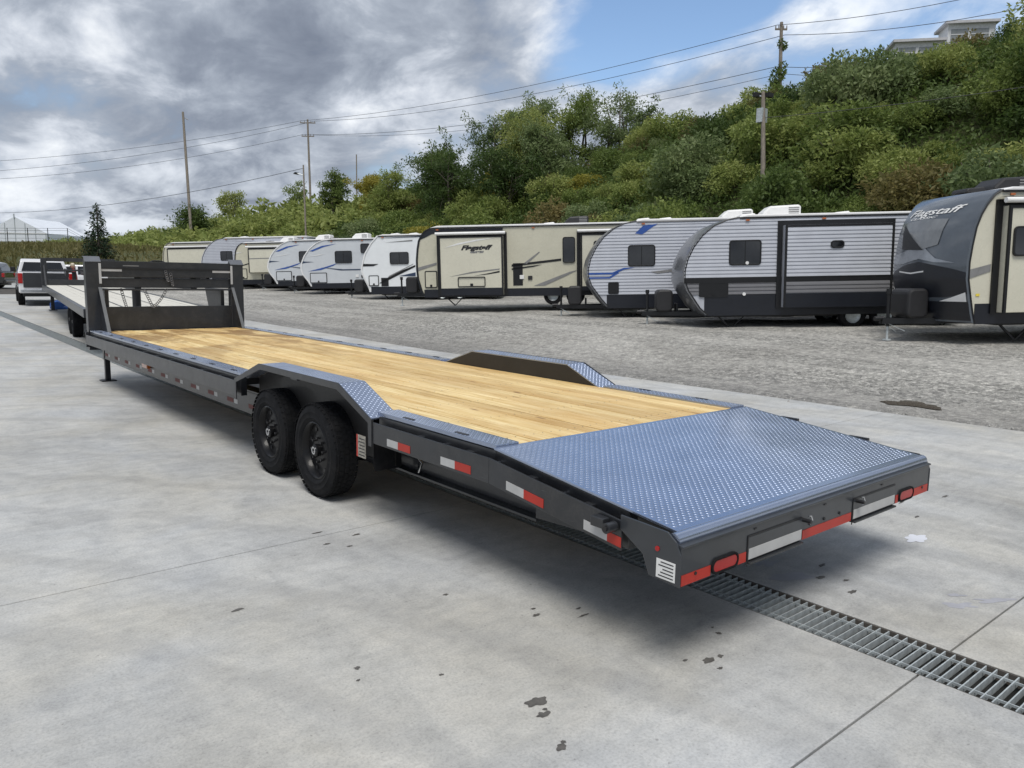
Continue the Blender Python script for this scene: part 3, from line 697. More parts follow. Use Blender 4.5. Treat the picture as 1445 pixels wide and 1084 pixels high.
for yw in (3.63, 4.55):
    for s in (-1, 1): make_wheel(TRL, s * 1.17, yw, s, .385, .205)
    MB().tube([(-1.08, yw, .385), (1.08, yw, .385)], .062, 12).build('axle', mBLACK, TRL, smooth=True)
    for s in (-1, 1):
        MB().bar((s * .96, yw - .42, .36), (s * .96, yw, .30), .06, .04).bar((s * .96, yw, .30), (s * .96, yw + .42, .36), .06, .04).build('leaf_spring', mBLACK, TRL)
for yy in (3.17, 4.09, 5.01):
    for s in (-1, 1): MB().box(s * .96 - .05, s * .96 + .05, yy - .06, yy + .06, .34, .40).build('spring_hanger', mBLACK, TRL)
# a sticker plate hanging behind the rear tyre
pl = MB().box(-1.262, -1.258, 2.80, 2.93, .475, .64).build('placard', M('worn_placard', (0.30, 0.28, 0.24), .6, var=.45, scale=40), TRL)
MB().box(-1.2632, -1.2622, 2.91, 2.93, .475, .64).build('placard_edge', mREDT, pl)
for i in range(6): MB().box(-1.2632, -1.2622, 2.812, 2.90 - .012 * (i % 2), .49 + .024 * i, .497 + .024 * i).build('print_line', mINK, pl)
# electrical lead under the tail
MB().tube([(-1.1, 2.45, .60), (-1.1, 2.30, .52), (-1.08, 2.38, .44), (-1.0, 2.5, .47)], .008, 6).build('brake_cable', mCHROME, TRL, smooth=True)
# headboard
HB = 11.62
hb = []
for s in (-1, 1):
    x0, x1 = sorted((s * 1.03, s * 1.25))
    u_ = MB().prism([(HB - .02, DZ - .3), (HB + .13, DZ - .3), (HB + .13, 1.93), (HB + .06, 2.0), (HB - .02, 1.93)], 'x', x0, x1).build('headboard_post', mPAINT, TRL, bev=.006)
    MB().prism([(HB - .03, 1.925), (HB + .06, 2.008), (HB + .14, 2.008), (HB + .14, 1.998), (HB + .063, 1.998), (HB - .023, 1.917)], 'x', x0 - .006, x1 + .006).build('post_cap', M('cap_grey', (.16, .17, .19), .35, metal=.3), u_)
    xg = s * 1.055
    MB().prism([(HB - .02, DZ), (HB - .50, DZ), (HB - .42, DZ + .06), (HB - .02, 1.52)], 'x', xg - .006, xg + .006).build('gusset', mPAINT, TRL)
    MB().bar((xg, HB - .48, DZ + .005), (xg, HB - .025, 1.52), .05, .012).build('gusset_flange', M('flange_grey', (.13, .135, .14), .4), TRL)
    MB().box(xg - s * .012 - .018, xg - s * .012 + .018, HB - .026, HB - .021, 1.58, 1.90).build('white_tape', mWHTT, TRL)
for z0, z1, y0, y1, nm in ((1.685, 1.94, HB + .0, HB + .10, 'top_beam'), (1.515, 1.665, HB + .03, HB + .11, 'middle_beam'), (1.47, 1.50, HB - .015, HB + .10, 'shelf_angle'), (DZ - .02, 1.21, HB + .02, HB + .045, 'headboard_plate')):
    MB().box(-1.045, 1.045, y0, y1, z0, z1).build(nm, mPAINT, TRL, bev=.006)
MB().box(-1.045, 1.045, HB - .012, HB - .001, 1.815, 1.835).build('beam_step', mBLACK, TRL)
for a, b_ in ((-1.04, -.72), (.72, 1.04)): MB().box(a, b_, HB - .006, HB - .003, 1.775, 1.812).build('white_tape', mWHTT, TRL)
MB().box(-.70, -.46, HB - .0035, HB - .001, 1.86, 1.875).build('faded_lettering', M('faded_white', (.20, .20, .20), .5), TRL)
MB().tube([(-.3, HB + .05, 1.925), (-.22, HB + .05, 1.955), (-.1, HB + .05, 1.955), (-.02, HB + .05, 1.925)], .012, 8).build('top_loop', mBLACK, TRL, smooth=True)
# chains hung on the headboard
def chain(parent, a, b, sag, n):
    mb = MB(); a, b = Vector(a), Vector(b); P = []
    for i in range(n + 1):
        t = i / n; p = a.lerp(b, t); p.z -= sag * 4 * t * (1 - t); P.append(p)
    for i in range(n):
        d = (P[i + 1] - P[i]); c = (P[i] + P[i + 1]) / 2; l = d.length * .62; d.normalize()
        up = Vector((0, 1, 0)) if i % 2 else Vector((1, 0, 0)).cross(d).normalized(); sd2 = d.cross(up).normalized()
        mb.tube([c + d * l + sd2 * 0, c + d * l * .5 + sd2 * .018, c - d * l * .5 + sd2 * .018, c - d * l, c - d * l * .5 - sd2 * .018, c + d * l * .5 - sd2 * .018, c + d * l], .006, 5, False)
    return mb.build('safety_chain', M('dull_chain', (.14, .14, .145), .5, metal=.5), parent, smooth=True)
chain(TRL, (-.72, HB + .10, 1.50), (-.66, HB + .06, 1.20), .02, 9); chain(TRL, (-.40, HB - .03, 1.48), (-.28, HB - .02, 1.20), .0, 9); chain(TRL, (-.28, HB - .02, 1.20), (-.05, HB - .03, 1.50), .04, 11)
chain(TRL, (-.02, HB - .03, 1.62), (-.06, HB - .03, 1.80), .01, 6); chain(TRL, (.05, HB - .03, 1.55), (.02, HB - .03, 1.76), .015, 6)
# neck, coupler and brace behind the headboard
for s in (-1, 1):
    MB().bar((s * .45, HB + .15, 1.62), (s * .40, HB + 2.1, 1.62), .10, .26).build('neck_beam', mPAINT, TRL, bev=.005)
    MB().prism([(HB + .14, .55), (HB + .50, .55), (HB + .95, 1.5), (HB + .14, 1.5)], 'x', s * .93 - .03, s * .93 + .03).build('neck_gusset', mPAINT, TRL)
MB().box(-.45, .45, HB + 1.95, HB + 2.15, 1.5, 1.74).build('neck_cross_beam', mPAINT, TRL, bev=.005)
cp = MB().tube([(0, HB + 2.05, .80), (0, HB + 2.05, 1.75)], .075, 14).build('coupler_post', mBLACK, TRL, smooth=True)
MB().lathe([(.08, .78), (.10, .78), (.11, .70), (.09, .68), (.0005, .68)], 'z', (0, HB + 2.05, 0), 16).build('coupler', mBLACK, cp, smooth=True)
for s in (-1, 1):
    lg = MB().box(s * .98 - .05, s * .98 + .05, HB + .08, HB + .18, .35, 1.15).build('landing_leg', mPAINT, TRL, bev=.006)
    MB().box(s * .98 - .038, s * .98 + .038, HB + .092, HB + .168, .02, .36).build('leg_slide', mBLACK, lg, bev=.004)
    MB().box(s * .98 - .11, s * .98 + .11, HB + .03, HB + .23, .002, .02).build('leg_foot', mBLACK, lg, bev=.004)
MB().bar((-.98, HB + .13, .95), (.98, HB + .13, .95), .05, .05).build('leg_cross_shaft', mBLACK, TRL)
MB().box(-HW, HW, L + .0, L + .03, .58, .82).build('front_channel', mPAINT, TRL, bev=.004)
# hoses at the front left
MB().tube([(-1.10, HB + .2, 1.0), (-1.18, HB + .5, .78), (-1.15, HB + .45, .58), (-1.02, HB + .2, .55)], .022, 8).build('hose', mRUB, TRL, smooth=True)
MB().tube([(-1.05, HB + .25, 1.05), (-1.12, HB + .42, .80), (-1.1, HB + .35, .60)], .016, 8).build('hose', mRUB, TRL, smooth=True)
# ------------------------------------------------------------------ campers
_rh = Vector((0.7664, -0.6424, 0)); _fh = Vector((0.6441, 0.7649, 0))
def camper_matrix(o, yaw=0.0, slope=0.034, away=-0.08):
    X = (_rh + Vector((0, 0, slope)) + _fh * away).normalized()
    if yaw: X = Matrix.Rotation(yaw, 3, 'Z') @ X
    U = Vector((0, 0, 1)) - _rh * 0.034; U = (U - X * U.dot(X)).normalized(); Y = U.cross(X)
    return Matrix(((X.x, Y.x, U.x, o[0]), (X.y, Y.y, U.y, o[1]), (X.z, Y.z, U.z, o[2]), (0, 0, 0, 1)))
mTAN = M('tan_fibreglass', (0.56, 0.54, 0.43), 0.28, var=0.05, scale=1.5, coat=.3)
mTAN2 = M('cream_fibreglass', (0.63, 0.61, 0.50), 0.28, var=0.04, scale=1.5, coat=.3)
mSILV = M('silver_aluminium_siding', (0.50, 0.52, 0.57), 0.36, metal=0.15, var=0.06, scale=2)
mGRYS = M('mid_grey_siding', (0.17, 0.17, 0.18), 0.36, metal=0.15, var=0.06, scale=2)
mGREY = M('pale_grey_panel', (0.58, 0.61, 0.64), 0.3, var=0.05, scale=2, coat=.2)
mWHT = M('white_panel', (0.80, 0.83, 0.85), 0.3, var=0.04, scale=2, coat=.2)
mROOF = M('white_roof', (0.80, 0.80, 0.80), 0.5, var=0.06, scale=2)
mNAVY = M('dark_navy_panel', (0.008, 0.010, 0.016), 0.38, var=0.15, coat=.12)
mTRIM = M('black_trim', (0.006, 0.0065, 0.008), 0.45)
mCAPG = M('grey_front_cap', (0.13, 0.135, 0.145), 0.3, var=0.1, coat=.3)
mCAPD = M('gunmetal_front_cap', (0.085, 0.10, 0.12), 0.22, var=0.08, coat=.6)
mCAPL = M('silver_cap_band', (0.27, 0.29, 0.32), 0.22, metal=.3, coat=.5)
mCAPW = M('white_front_cap', (0.78, 0.79, 0.80), 0.3, var=.03, coat=.3)
mBLUE = M('blue_decal', (0.03, 0.09, 0.34), 0.3)
mDKBL = M('dark_blue_decal', (0.03, 0.05, 0.10), 0.3)
mGRYD = M('grey_decal', (0.22, 0.22, 0.22), 0.3)
mWGLS = M('camper_glass', (0.006, 0.007, 0.009), 0.05, var=.5, scale=2.5, coat=.6)
mACW = M('white_plastic', (0.78, 0.78, 0.77), 0.45, var=.05)
mACB = M('black_plastic', (0.02, 0.02, 0.022), 0.5)
CW = 2.44
def prof_x(prof, z):
    """front edge position at height z on a nose outline [(X,Z)...] sorted upward"""
    zs = [p[1] for p in prof]; return interp(z, zs, [p[0] for p in prof])
def siding(prof, L_, z0, z1, name, mat, parent, lap=.098):
    mb = MB(); z = z0
    while z < z1 - .01:
        zt = min(z + lap, z1); xa, xb = prof_x(prof, z) + .02, prof_x(prof, zt) + .02
        zm = z + (zt - z) * .35; xm = prof_x(prof, zm) + .02
        mb.add([(xa, -.006, z), (L_ - .01, -.006, z), (L_ - .01, -.024, z + .006), (xa, -.024, z + .006), (L_ - .01, -.020, zm), (xm, -.020, zm), (L_ - .01, -.007, zt), (xb, -.007, zt)],
               [(0, 1, 2, 3), (3, 2, 4, 5), (5, 4, 6, 7)])
        z = zt
    return mb.build(name, mat, parent)
def text_mesh(body, size, shear=0.35, extrude=0.0, bold=0.012):
    c = bpy.data.curves.new('lettering', 'FONT'); c.body = body; c.size = size; c.shear = shear; c.offset = bold; c.resolution_u = 3
    o = bpy.data.objects.new('lettering_tmp', c); COL.objects.link(o)
    dg = bpy.context.evaluated_depsgraph_get(); dg.update()
    ev = o.evaluated_get(dg); me = bpy.data.meshes.new_from_object(ev)
    vs = [tuple(v.co) for v in me.vertices]; fs = [tuple(p.vertices) for p in me.polygons]
    bpy.data.objects.remove(o); bpy.data.curves.remove(c); bpy.data.meshes.remove(me)
    return vs, fs
def cam_wheel(parent, X, Y, sgn, rad=.34):
    o = bpy.data.objects.new('wheel', None); COL.objects.link(o); o.parent = parent; o.location = (X, Y, rad)
    h = .11
    MB().lathe([(rad * .58, -h), (rad * .9, -h), (rad, -h * .7), (rad, h * .7), (rad * .9, h), (rad * .58, h)], 'y', (0, 0, 0), 24).build('tyre', mRUB, o, smooth=True)
    MB().lathe([(rad * .6, -h * .9), (rad * .56, -h * .7), (rad * .3, -h * .4), (.0005, -h * .55)], 'y', (0, 0, 0), 20).build('rim', mGALV, o, smooth=True)
def camper(name, label, origin, prof, L_, H, side_mat, cap_mat, zb=.42, skirt=.70, ribs=None, windows=(), slides=(), hatches=(), decals=(), ac=None, ac_mat=None, vents=(), yaw=0.0, cap_to=None, roof_trim=None, cap_parts=None, cover=mACB, axle=.58, trim=mTRIM, bulge=.10, corner=None, tongue=True, lights=()):
    t = thing(name, label, 'camper', group='campers parked in a row on the gravel', mat=camper_matrix(origin, yaw))
    poly = [(x, z) for x, z in prof if z >= zb] + [(L_, H), (L_, zb)]
    MB().prism(poly, 'y', 0.0, CW).build('body', side_mat, t)
    # nose cap wrapped across the front
    nu = 9; fr = [(x, z) for x, z in prof]; vs = []; fs = []
    for i, (x, z) in enumerate(fr):
        for k in range(nu):
            uu = k / (nu - 1); y_ = -.014 + (CW + .028) * uu
            vs.append((x - .016 - bulge * (1 - (2 * uu - 1) ** 2) * (1 - .6 * (i / (len(fr) - 1)) ** 3), y_, z + (.012 if i == len(fr) - 1 else 0)))
    for i in range(len(fr) - 1):
        for k in range(nu - 1): fs.append((i * nu + k, i * nu + k + 1, (i + 1) * nu + k + 1, (i + 1) * nu + k))
    # returns along both sides so that the cap has an edge
    o = len(vs)
    for i, (x, z) in enumerate(fr): vs += [(x + .05, -.0145, z), (x + .05, CW + .0145, z)]
    for i in range(len(fr) - 1):
        fs += [(i * nu, (i + 1) * nu, o + 2 * (i + 1), o + 2 * i), (i * nu + nu - 1, o + 2 * i + 1, o + 2 * (i + 1) + 1, (i + 1) * nu + nu - 1)]
    cp_ = MB().add(vs, fs).build('front_cap', cap_mat, t, smooth=True)
    def cap_pt(uu, z, off=.006):
        x = prof_x(fr, z); i = len(fr) - 1; f_ = interp(z, [p[1] for p in fr], list(np.linspace(0, 1, len(fr))))
        return (x - .016 - off - bulge * (1 - (2 * uu - 1) ** 2) * (1 - .6 * f_ ** 3), -.014 + (CW + .028) * uu, z)
    if cap_parts: cap_parts(cp_, cap_pt)
    # edge moulding where cap meets side
    MB().tube([(x + .045, -.018, z) for x, z in fr], .016, 6).build('edge_moulding', trim, t, smooth=True)
    # roof
    xr = fr[-1][0]
    rp = [(xr - .05, H - .02), (xr + .25, H + .055), (L_ + .01, H + .045), (L_ + .02, H - .02)]
    MB().prism(rp, 'y', -.02, CW + .02).build('roof', mROOF, t, bev=.02)
    MB().box(xr + .05, L_ + .015, -.036, -.016, H - .05, H - .012).build('gutter_rail', roof_trim or mTRIM, t)
    # lower skirt and running gear
    if skirt:
        xa = prof_x(fr, zb + .1)
        MB().box(xa + .06, L_ - .005, -.014, 0.0 - .0005, zb - .03, skirt).build('skirt', mNAVY, t, bev=.004)
    MB().box(.9, L_ - .1, .25, CW - .25, .34, zb - .001).build('chassis', mTRIM, t)
    for k, xw in enumerate((L_ * axle, L_ * axle + .82)):
        for yw, sg in ((.16, -1), (CW - .16, 1)): cam_wheel(t, xw, yw, sg)
    for xj in (1.0, L_ - .7):
        MB().bar((xj, .3, .36), (xj + .35, .3, .02), .04, .04).bar((xj + .35, .3, .02), (xj + .7, .3, .36), .03, .03).build('stabiliser_jack', mTRIM, t)
    if tongue:
        yc = CW / 2
        MB().bar((.9, .55, .42), (-1.0, yc - .04, .42), .06, .12).bar((.9, CW - .55, .42), (-1.0, yc + .04, .42), .06, .12).build('tongue', mTRIM, t)
        MB().tube([(-1.15, yc, .47), (-.95, yc, .47)], [.05, .06], 10).build('hitch_coupler', mTRIM, t, smooth=True)
        jk = MB().tube([(-.85, yc, .30), (-.85, yc, 1.02)], .035, 10).tube([(-.85, yc, .99), (-.85, yc, 1.10)], .055, 10).build('tongue_jack', mTRIM, t, smooth=True)
        MB().tube([(-.85, yc, .03), (-.85, yc, .32)], .025, 8).lathe([(.0005, .03), (.09, .03), (.09, .0), (.0005, .0)], 'z', (-.85, yc, 0), 12).build('jack_foot', mGALV, jk, smooth=True)
        gp = rrect(-.62, -.16, .0, .62, .12, 4)
        MB().prism([(x, z + .48) for x, z in gp], 'y', yc - .34, yc + .34).build('propane_cover', cover, t, bev=.05)
        MB().box(-.06, .0, yc - .22, yc + .22, .46, .70).build('battery_box', mTRIM, t, bev=.01)
        MB().bar((-.95, yc - .06, .40), (-.55, yc - .16, .20), .012, .012).bar((-.95, yc + .05, .40), (-.60, yc + .1, .18), .012, .012).build('tongue_chain', mGALV, t)
    # corrugated siding in bands
    if ribs:
        for z0, z1, nm, mt in ribs: siding(fr, L_, z0, z1, nm, mt, t)
    for (x0, x1, z0, z1) in windows:
        wdw(t, x0, x1, z0, z1, -.03)
    for (x0, x1, z0, z1, mt) in hatches:
        out = rrect(x0, x1, z0, z1, .05); inn = rrect(x0 + .035, x1 - .035, z0 + .035, z1 - .035, .03)
        h_ = MB().ring(out, inn, 'y', -.036, -.008).build('baggage_door', mTRIM, t)
        MB().prism(inn, 'y', -.030, -.010).build('door_skin', mt, h_)
        MB().box((x0 + x1) / 2 - .04, (x0 + x1) / 2 + .04, -.044, -.030, z0 + .04, z0 + .12).build('latch', mTRIM, h_)
    for (pl_, mt) in decals:
        MB().prism(pl_, 'y', -.0275 if ribs else -.012, -.0245 if ribs else -.009).build('decal', mt, t)
    yk_ = -.03 if ribs else -.014
    for xm in (xr + .25, L_ * .5, L_ - .25): MB().box(xm - .05, xm + .05, yk_ - .022, yk_, H - .11, H - .07).build('marker_light', mAMB, t)
    for xm, zm, mt_ in ((L_ * .45, .95, mACW), (L_ * .45 + .3, .92, mACB), (L_ * .8, 1.0, mACW)): MB().box(xm - .08, xm + .08, yk_ - .018, yk_, zm, zm + .14).build('service_port', mt_, t, bev=.004)
    MB().box(L_ * .88, L_ * .88 + .35, yk_ - .018, yk_, 1.9, 2.25).build('fridge_vent', mACW if side_mat is not mSILV else mGRYS, t, bev=.004)
    for (x, z) in lights: MB().tube([(x, -.05, z), (x, -.02, z)], .045, 10).build('side_light', mACW, t)
    for sdef in slides: slide(t, *sdef)
    if ac:
        for (x0, x1) in (ac if isinstance(ac[0], tuple) else (ac,)):
            am = ac_mat or mACW
            a_ = MB().prism([(x0, H + .04), (x0 + .02, H + .16), (x0 + .22, H + .33), (x1 - .05, H + .36), (x1, H + .30), (x1, H + .04)], 'y', .85, 1.60).build('air_conditioner', am, t, bev=.05)
            for k in range(4): MB().box(x1 - .34, x1 - .06, .842, .850, H + .10 + .055 * k, H + .125 + .055 * k).build('grille_slat', mGRYD, a_)
    for (xv, mt) in vents:
        MB().prism([(xv, H + .04), (xv + .05, H + .13), (xv + .42, H + .16), (xv + .5, H + .04)], 'y', .95, 1.45).build('roof_vent', mt, t, bev=.03)
    return t
def wdw(t, x0, x1, z0, z1, y_):
    out = rrect(x0, x1, z0, z1, .09, 5); inn = rrect(x0 + .035, x1 - .035, z0 + .035, z1 - .035, .06, 5)
    w_ = MB().ring(out, inn, 'y', y_ - .012, y_ + .028).build('window', mTRIM, t, bev=.004)
    MB().prism(inn, 'y', y_ + .002, y_ + .012).build('pane', mWGLS, w_)
    if x1 - x0 > .6: MB().box((x0 + x1) / 2 - .012, (x0 + x1) / 2 + .012, y_ - .003, y_ + .004, z0 + .04, z1 - .04).build('mullion', mTRIM, w_)
def slide(t, x0, x1, z0, z1, dep, mat, low=None, lowz=None, ribs=None, awning=True, windows=(), hatches=(), decals=(), text=None, mid=None):
    y0 = -dep
    s_ = MB().box(x0, x1, y0, -.02, z0, z1).build('slide_out', mat, t, bev=.012)
    if lowz: MB().box(x0 + .002, x1 - .002, y0 - .014, y0 - .0005, z0, lowz).build('slide_skirt', low, s_, bev=.003)
    tw = .10
    MB().box(x0 - .14, x0 - .012, -.05, -.008, z0 - .02, z1 + .12).build('slide_flange', mTRIM, s_)
    MB().box(x1 + .012, x1 + .12, -.05, -.008, z0 - .02, z1 + .12).build('slide_flange', mTRIM, s_)
    MB().box(x0 - .14, x1 + .12, -.052, -.0075, z1 + .01, z1 + .13).build('slide_flange', mTRIM, s_)
    for xa in (x0 - .004, x1 - .05): MB().box(xa, xa + .054, y0 - .016, y0 + .03, z0 + .001, z1 - .001).build('corner_trim', mTRIM, s_)
    MB().box(x0 + .052, x1 - .052, y0 - .014, y0 - .0005, z1 - .055, z1 - .002).build('top_trim', mTRIM, s_)
    if awning:
        MB().tube([(x0 - .12, y0 - .03, z1 + .10), (x1 + .10, y0 - .03, z1 + .10)], .055, 10).build('awning_roller', mACW, s_, smooth=True)
        MB().add([(x0 - .1, y0 - .03, z1 + .155), (x1 + .08, y0 - .03, z1 + .155), (x1 + .08, -.03, z1 + .19), (x0 - .1, -.03, z1 + .19)], [(0, 1, 2, 3)]).build('awning_fabric', mTRIM, s_)
    if ribs:
        for za, zb_, mt in ribs:
            mb = MB(); z = za
            while z < zb_ - .01:
                zt = min(z + .098, zb_); xa, xb = x0 + .05, x1 - .05
                mb.add([(xa, y0 - .004, z), (xb, y0 - .004, z), (xb, y0 - .022, z + .006), (xa, y0 - .022, z + .006), (xb, y0 - .018, z + .035), (xa, y0 - .018, z + .035), (xb, y0 - .005, zt), (xa, y0 - .005, zt)], [(0, 1, 2, 3), (3, 2, 4, 5), (5, 4, 6, 7)])
                z = zt
            mb.build('siding', mt, s_)
    for (a, b, c, d) in windows: wdw(s_, a, b, c, d, y0 - .03)
    for (a, b, c, d, mt) in hatches:
        out = rrect(a, b, c, d, .05); inn = rrect(a + .03, b - .03, c + .03, d - .03, .03)
        h_ = MB().ring(out, inn, 'y', y0 - .03, y0 - .001).build('baggage_door', mTRIM, s_)
        MB().box((a + b) / 2 - .05, (a + b) / 2 + .05, y0 - .03, y0 - .002, c + .035, c + .12).build('latch', mTRIM, s_)
    for (pl_, mt) in decals: MB().prism(pl_, 'y', y0 - .006, y0 - .001).build('decal', mt, s_)
    if text:
        for (body, xa, za, size, mt, wd) in text:
            vs, fs = text_mesh(body, size); wx = max(v[0] for v in vs) - min(v[0] for v in vs); k = wd / wx; x_ = min(v[0] for v in vs)
            me = bpy.data.meshes.new('lettering'); me.from_pydata([(xa + (v[0] - x_) * k, y0 - .005, za + v[1]) for v in vs], [], fs); me.materials.append(mt)
            link('lettering', me, s_)
    return s_

PA = [(.62, .42), (.42, .60), (.10, 1.08), (0, 1.35), (0, 1.62), (.07, 1.92), (.22, 2.24), (.45, 2.55), (.75, 2.80), (1.10, 2.95), (1.42, 3.01)]
PA2 = [(.62, .45), (.42, .68), (.10, 1.12), (0, 1.4), (0, 1.65), (.07, 1.95), (.24, 2.30), (.48, 2.62), (.80, 2.88), (1.15, 3.04), (1.50, 3.10)]
PB = [(.22, .42), (.14, .6), (.03, 1.0), (0, 1.35), (.0, 1.7), (.04, 2.1), (.10, 2.4), (.22, 2.62), (.36, 2.76), (.56, 2.84)]
P9 = [(.18, .42), (.13, .60), (.07, .90), (0, 1.28), (0, 1.62), (.04, 1.95), (.10, 2.30), (.19, 2.55), (.31, 2.76), (.45, 2.93), (.60, 3.02)]
PC = [(.40, .5), (.33, .72), (.10, 1.2), (0, 1.52), (.06, 1.8), (.2, 2.28), (.5, 2.75), (.84, 3.10)]
PD = [(.52, .5), (.38, .75), (.08, 1.15), (0, 1.45), (.05, 1.75), (.22, 2.12), (.50, 2.48), (.85, 2.75), (1.2, 2.9), (1.5, 2.94)]
def RVZ(x, y, z): return (x, y, z)

# rightmost: dark front cap with lettering, seen from the corner
mWSH = M('cap_windshield', (0.17, 0.18, 0.19), .18, coat=.5)
def r9_cap(cap, pt):
    def patch(name, poly, mat, off):
        bm = bmesh.new(); f = bm.faces.new([bm.verts.new((u, z, 0)) for u, z in poly]); bmesh.ops.triangulate(bm, faces=bm.faces)
        for _ in range(4):
            ed = [e for e in bm.edges if e.calc_length() > .10]
            if not ed: break
            bmesh.ops.subdivide_edges(bm, edges=ed, cuts=1); bmesh.ops.triangulate(bm, faces=[f for f in bm.faces if len(f.verts) > 3])
        me = bpy.data.meshes.new(name)
        for v in bm.verts: v.co = Vector(pt(v.co.x, v.co.y, off))
        bmesh.ops.recalc_face_normals(bm, faces=bm.faces)
        bm.to_mesh(me); bm.free(); me.materials.append(mat); return link(name, me, cap, smooth=True)
    patch('cap_lower', [(0.0, 1.0), (0.0, 1.42), (.12, 1.50), (.30, 1.58), (.5, 1.66), (.70, 1.60), (.88, 1.50), (1.0, 1.42), (1.0, 1.0), (.8, .92), (.2, .92)], mNAVY, .006)
    patch('cap_band', [(.10, 1.62), (.30, 1.72), (.45, 1.95), (.55, 1.98), (1.0, 1.80), (1.0, 1.62), (.75, 1.62), (.5, 1.72), (.3, 1.64)], mCAPL, .010)
    patch('windshield', [(.27, 2.52), (.30, 2.0), (.47, 1.92), (.70, 1.96), (.95, 2.30), (.96, 2.50), (.6, 2.56)], mWSH, .014)
    patch('cap_window', [(.46, 1.90), (.82, 1.94), (.90, 2.48), (.80, 2.36)], mTRIM, .022)
    patch('cap_smile', [(.42, 1.44), (.60, 1.40), (.82, 1.44), (.82, 1.47), (.60, 1.43), (.42, 1.47)], mACW, .012)
    patch('cap_corner', [(.01, .84), (.26, .84), (.14, .92), (.01, 1.03)], mACW, .012); patch('cap_corner', [(.99, .90), (.99, 1.12), (.90, .98), (.74, .90)], mACW, .012)
    patch('cap_base', [(.0, .46), (1.0, .46), (1.0, .835), (.0, .835)], mNAVY, .009)
    for body, u0, wu, z0, hz in (('Flagstaff', .16, .74, 2.645, .20), ('CLASSIC', .42, .42, 2.565, .06)):
        vs, fs = text_mesh(body, 1.0); xa, xb = min(v[0] for v in vs), max(v[0] for v in vs)
        # text reads left to right as seen from the front: u falls from far side to near side
        me = bpy.data.meshes.new('lettering'); me.from_pydata([pt(u0 + wu - (v[0] - xa) / (xb - xa) * wu, z0 + v[1] * hz, .014) for v in vs], [], fs); me.materials.append(mACW); link('lettering', me, cap)
yaw9 = R(10)
camper('travel_camper', 'cream camper with rounded dark gunmetal lettered front cap at right edge of row', (13.72, 4.27, .54), P9, 7.6, 3.02, mTAN2, mCAPD, skirt=.80, yaw=yaw9, cap_parts=r9_cap, bulge=.22,
       decals=[([(.06, 1.30), (.50, 1.44), (.50, 1.58), (.03, 1.47)], mGRYD), ([(.22, .95), (.30, .95), (.30, 1.0), (.22, 1.0)], M('yellow_sticker', (.75, .6, .08), .5))],
       slides=[(.66, 4.6, .62, 2.70, .22, mTAN2, None, None, None, True, [(.76, 1.14, 1.72, 2.30)], (), ())], vents=[(.55, mACB), (3.2, mACW)], ac=(1.1, 2.0), ac_mat=mACB, corner=True).scale = (1.05, 1.05, 1.05)
# silver and navy corrugated camper
camper('travel_camper', 'silver corrugated camper with navy lower half, black stripe and large slide-out', (13.22, 11.14, .40), PA, 7.3, 3.02, mSILV, mCAPG, skirt=.96,
       ribs=[(1.42, 2.96, 'upper_siding', mSILV), (.96, 1.28, 'lower_siding', mGRYS)], windows=[(1.2, 2.05, 1.74, 2.41)], hatches=[(.42, 1.2, .90, 1.30, mTRIM)],
       decals=[([(.02, 1.28), (6.9, 1.28), (6.9, 1.43), (0.02, 1.42)], mTRIM)], slides=[(2.6, 5.35, .60, 2.76, .30, mSILV, mNAVY, .98, [(1.42, 2.70, mSILV), (.99, 1.28, mGRYS)], False, [(3.75, 4.1, 2.14, 2.34)], (), [([(2.65, 1.28), (5.3, 1.28), (5.3, 1.42), (2.65, 1.42)], mTRIM)])],
       ac=(2.25, 3.3), vents=[(1.65, mACW), (4.2, mACW)], lights=[(1.62, .97), (1.68, 1.80)], axle=.62)
# silver and blue corrugated camper behind it
camper('travel_camper', 'silver corrugated camper with blue zigzag stripes, tucked behind the navy one', (13.78, 15.34, .42), PA2, 8.8, 3.10, mSILV, mCAPG, skirt=.82, roof_trim=mGRYD,
       ribs=[(.82, 3.05, 'siding', mSILV)], windows=[(1.28, 2.13, 1.70, 2.36)], hatches=[(.66, 1.0, .84, 1.22, mTRIM)],
       decals=[([(.03, 1.52), (.8, 1.52), (1.15, 1.66), (1.5, 1.66), (1.15, 1.60), (.85, 1.46), (.03, 1.46)], mBLUE), ([(.05, 1.38), (.7, 1.38), (.95, 1.55), (1.0, 1.5), (.72, 1.33), (.05, 1.33)], mBLUE), ([(1.5, 2.72), (1.75, 2.95), (2.2, 3.0), (2.0, 2.88), (1.72, 2.68)], mBLUE), ([(2.0, 1.52), (4.2, 1.75), (4.2, 1.68), (2.2, 1.46)], mGRYD)],
       ac=(4.3, 5.3), vents=[(1.6, mACW), (2.3, mACW)], axle=.62)
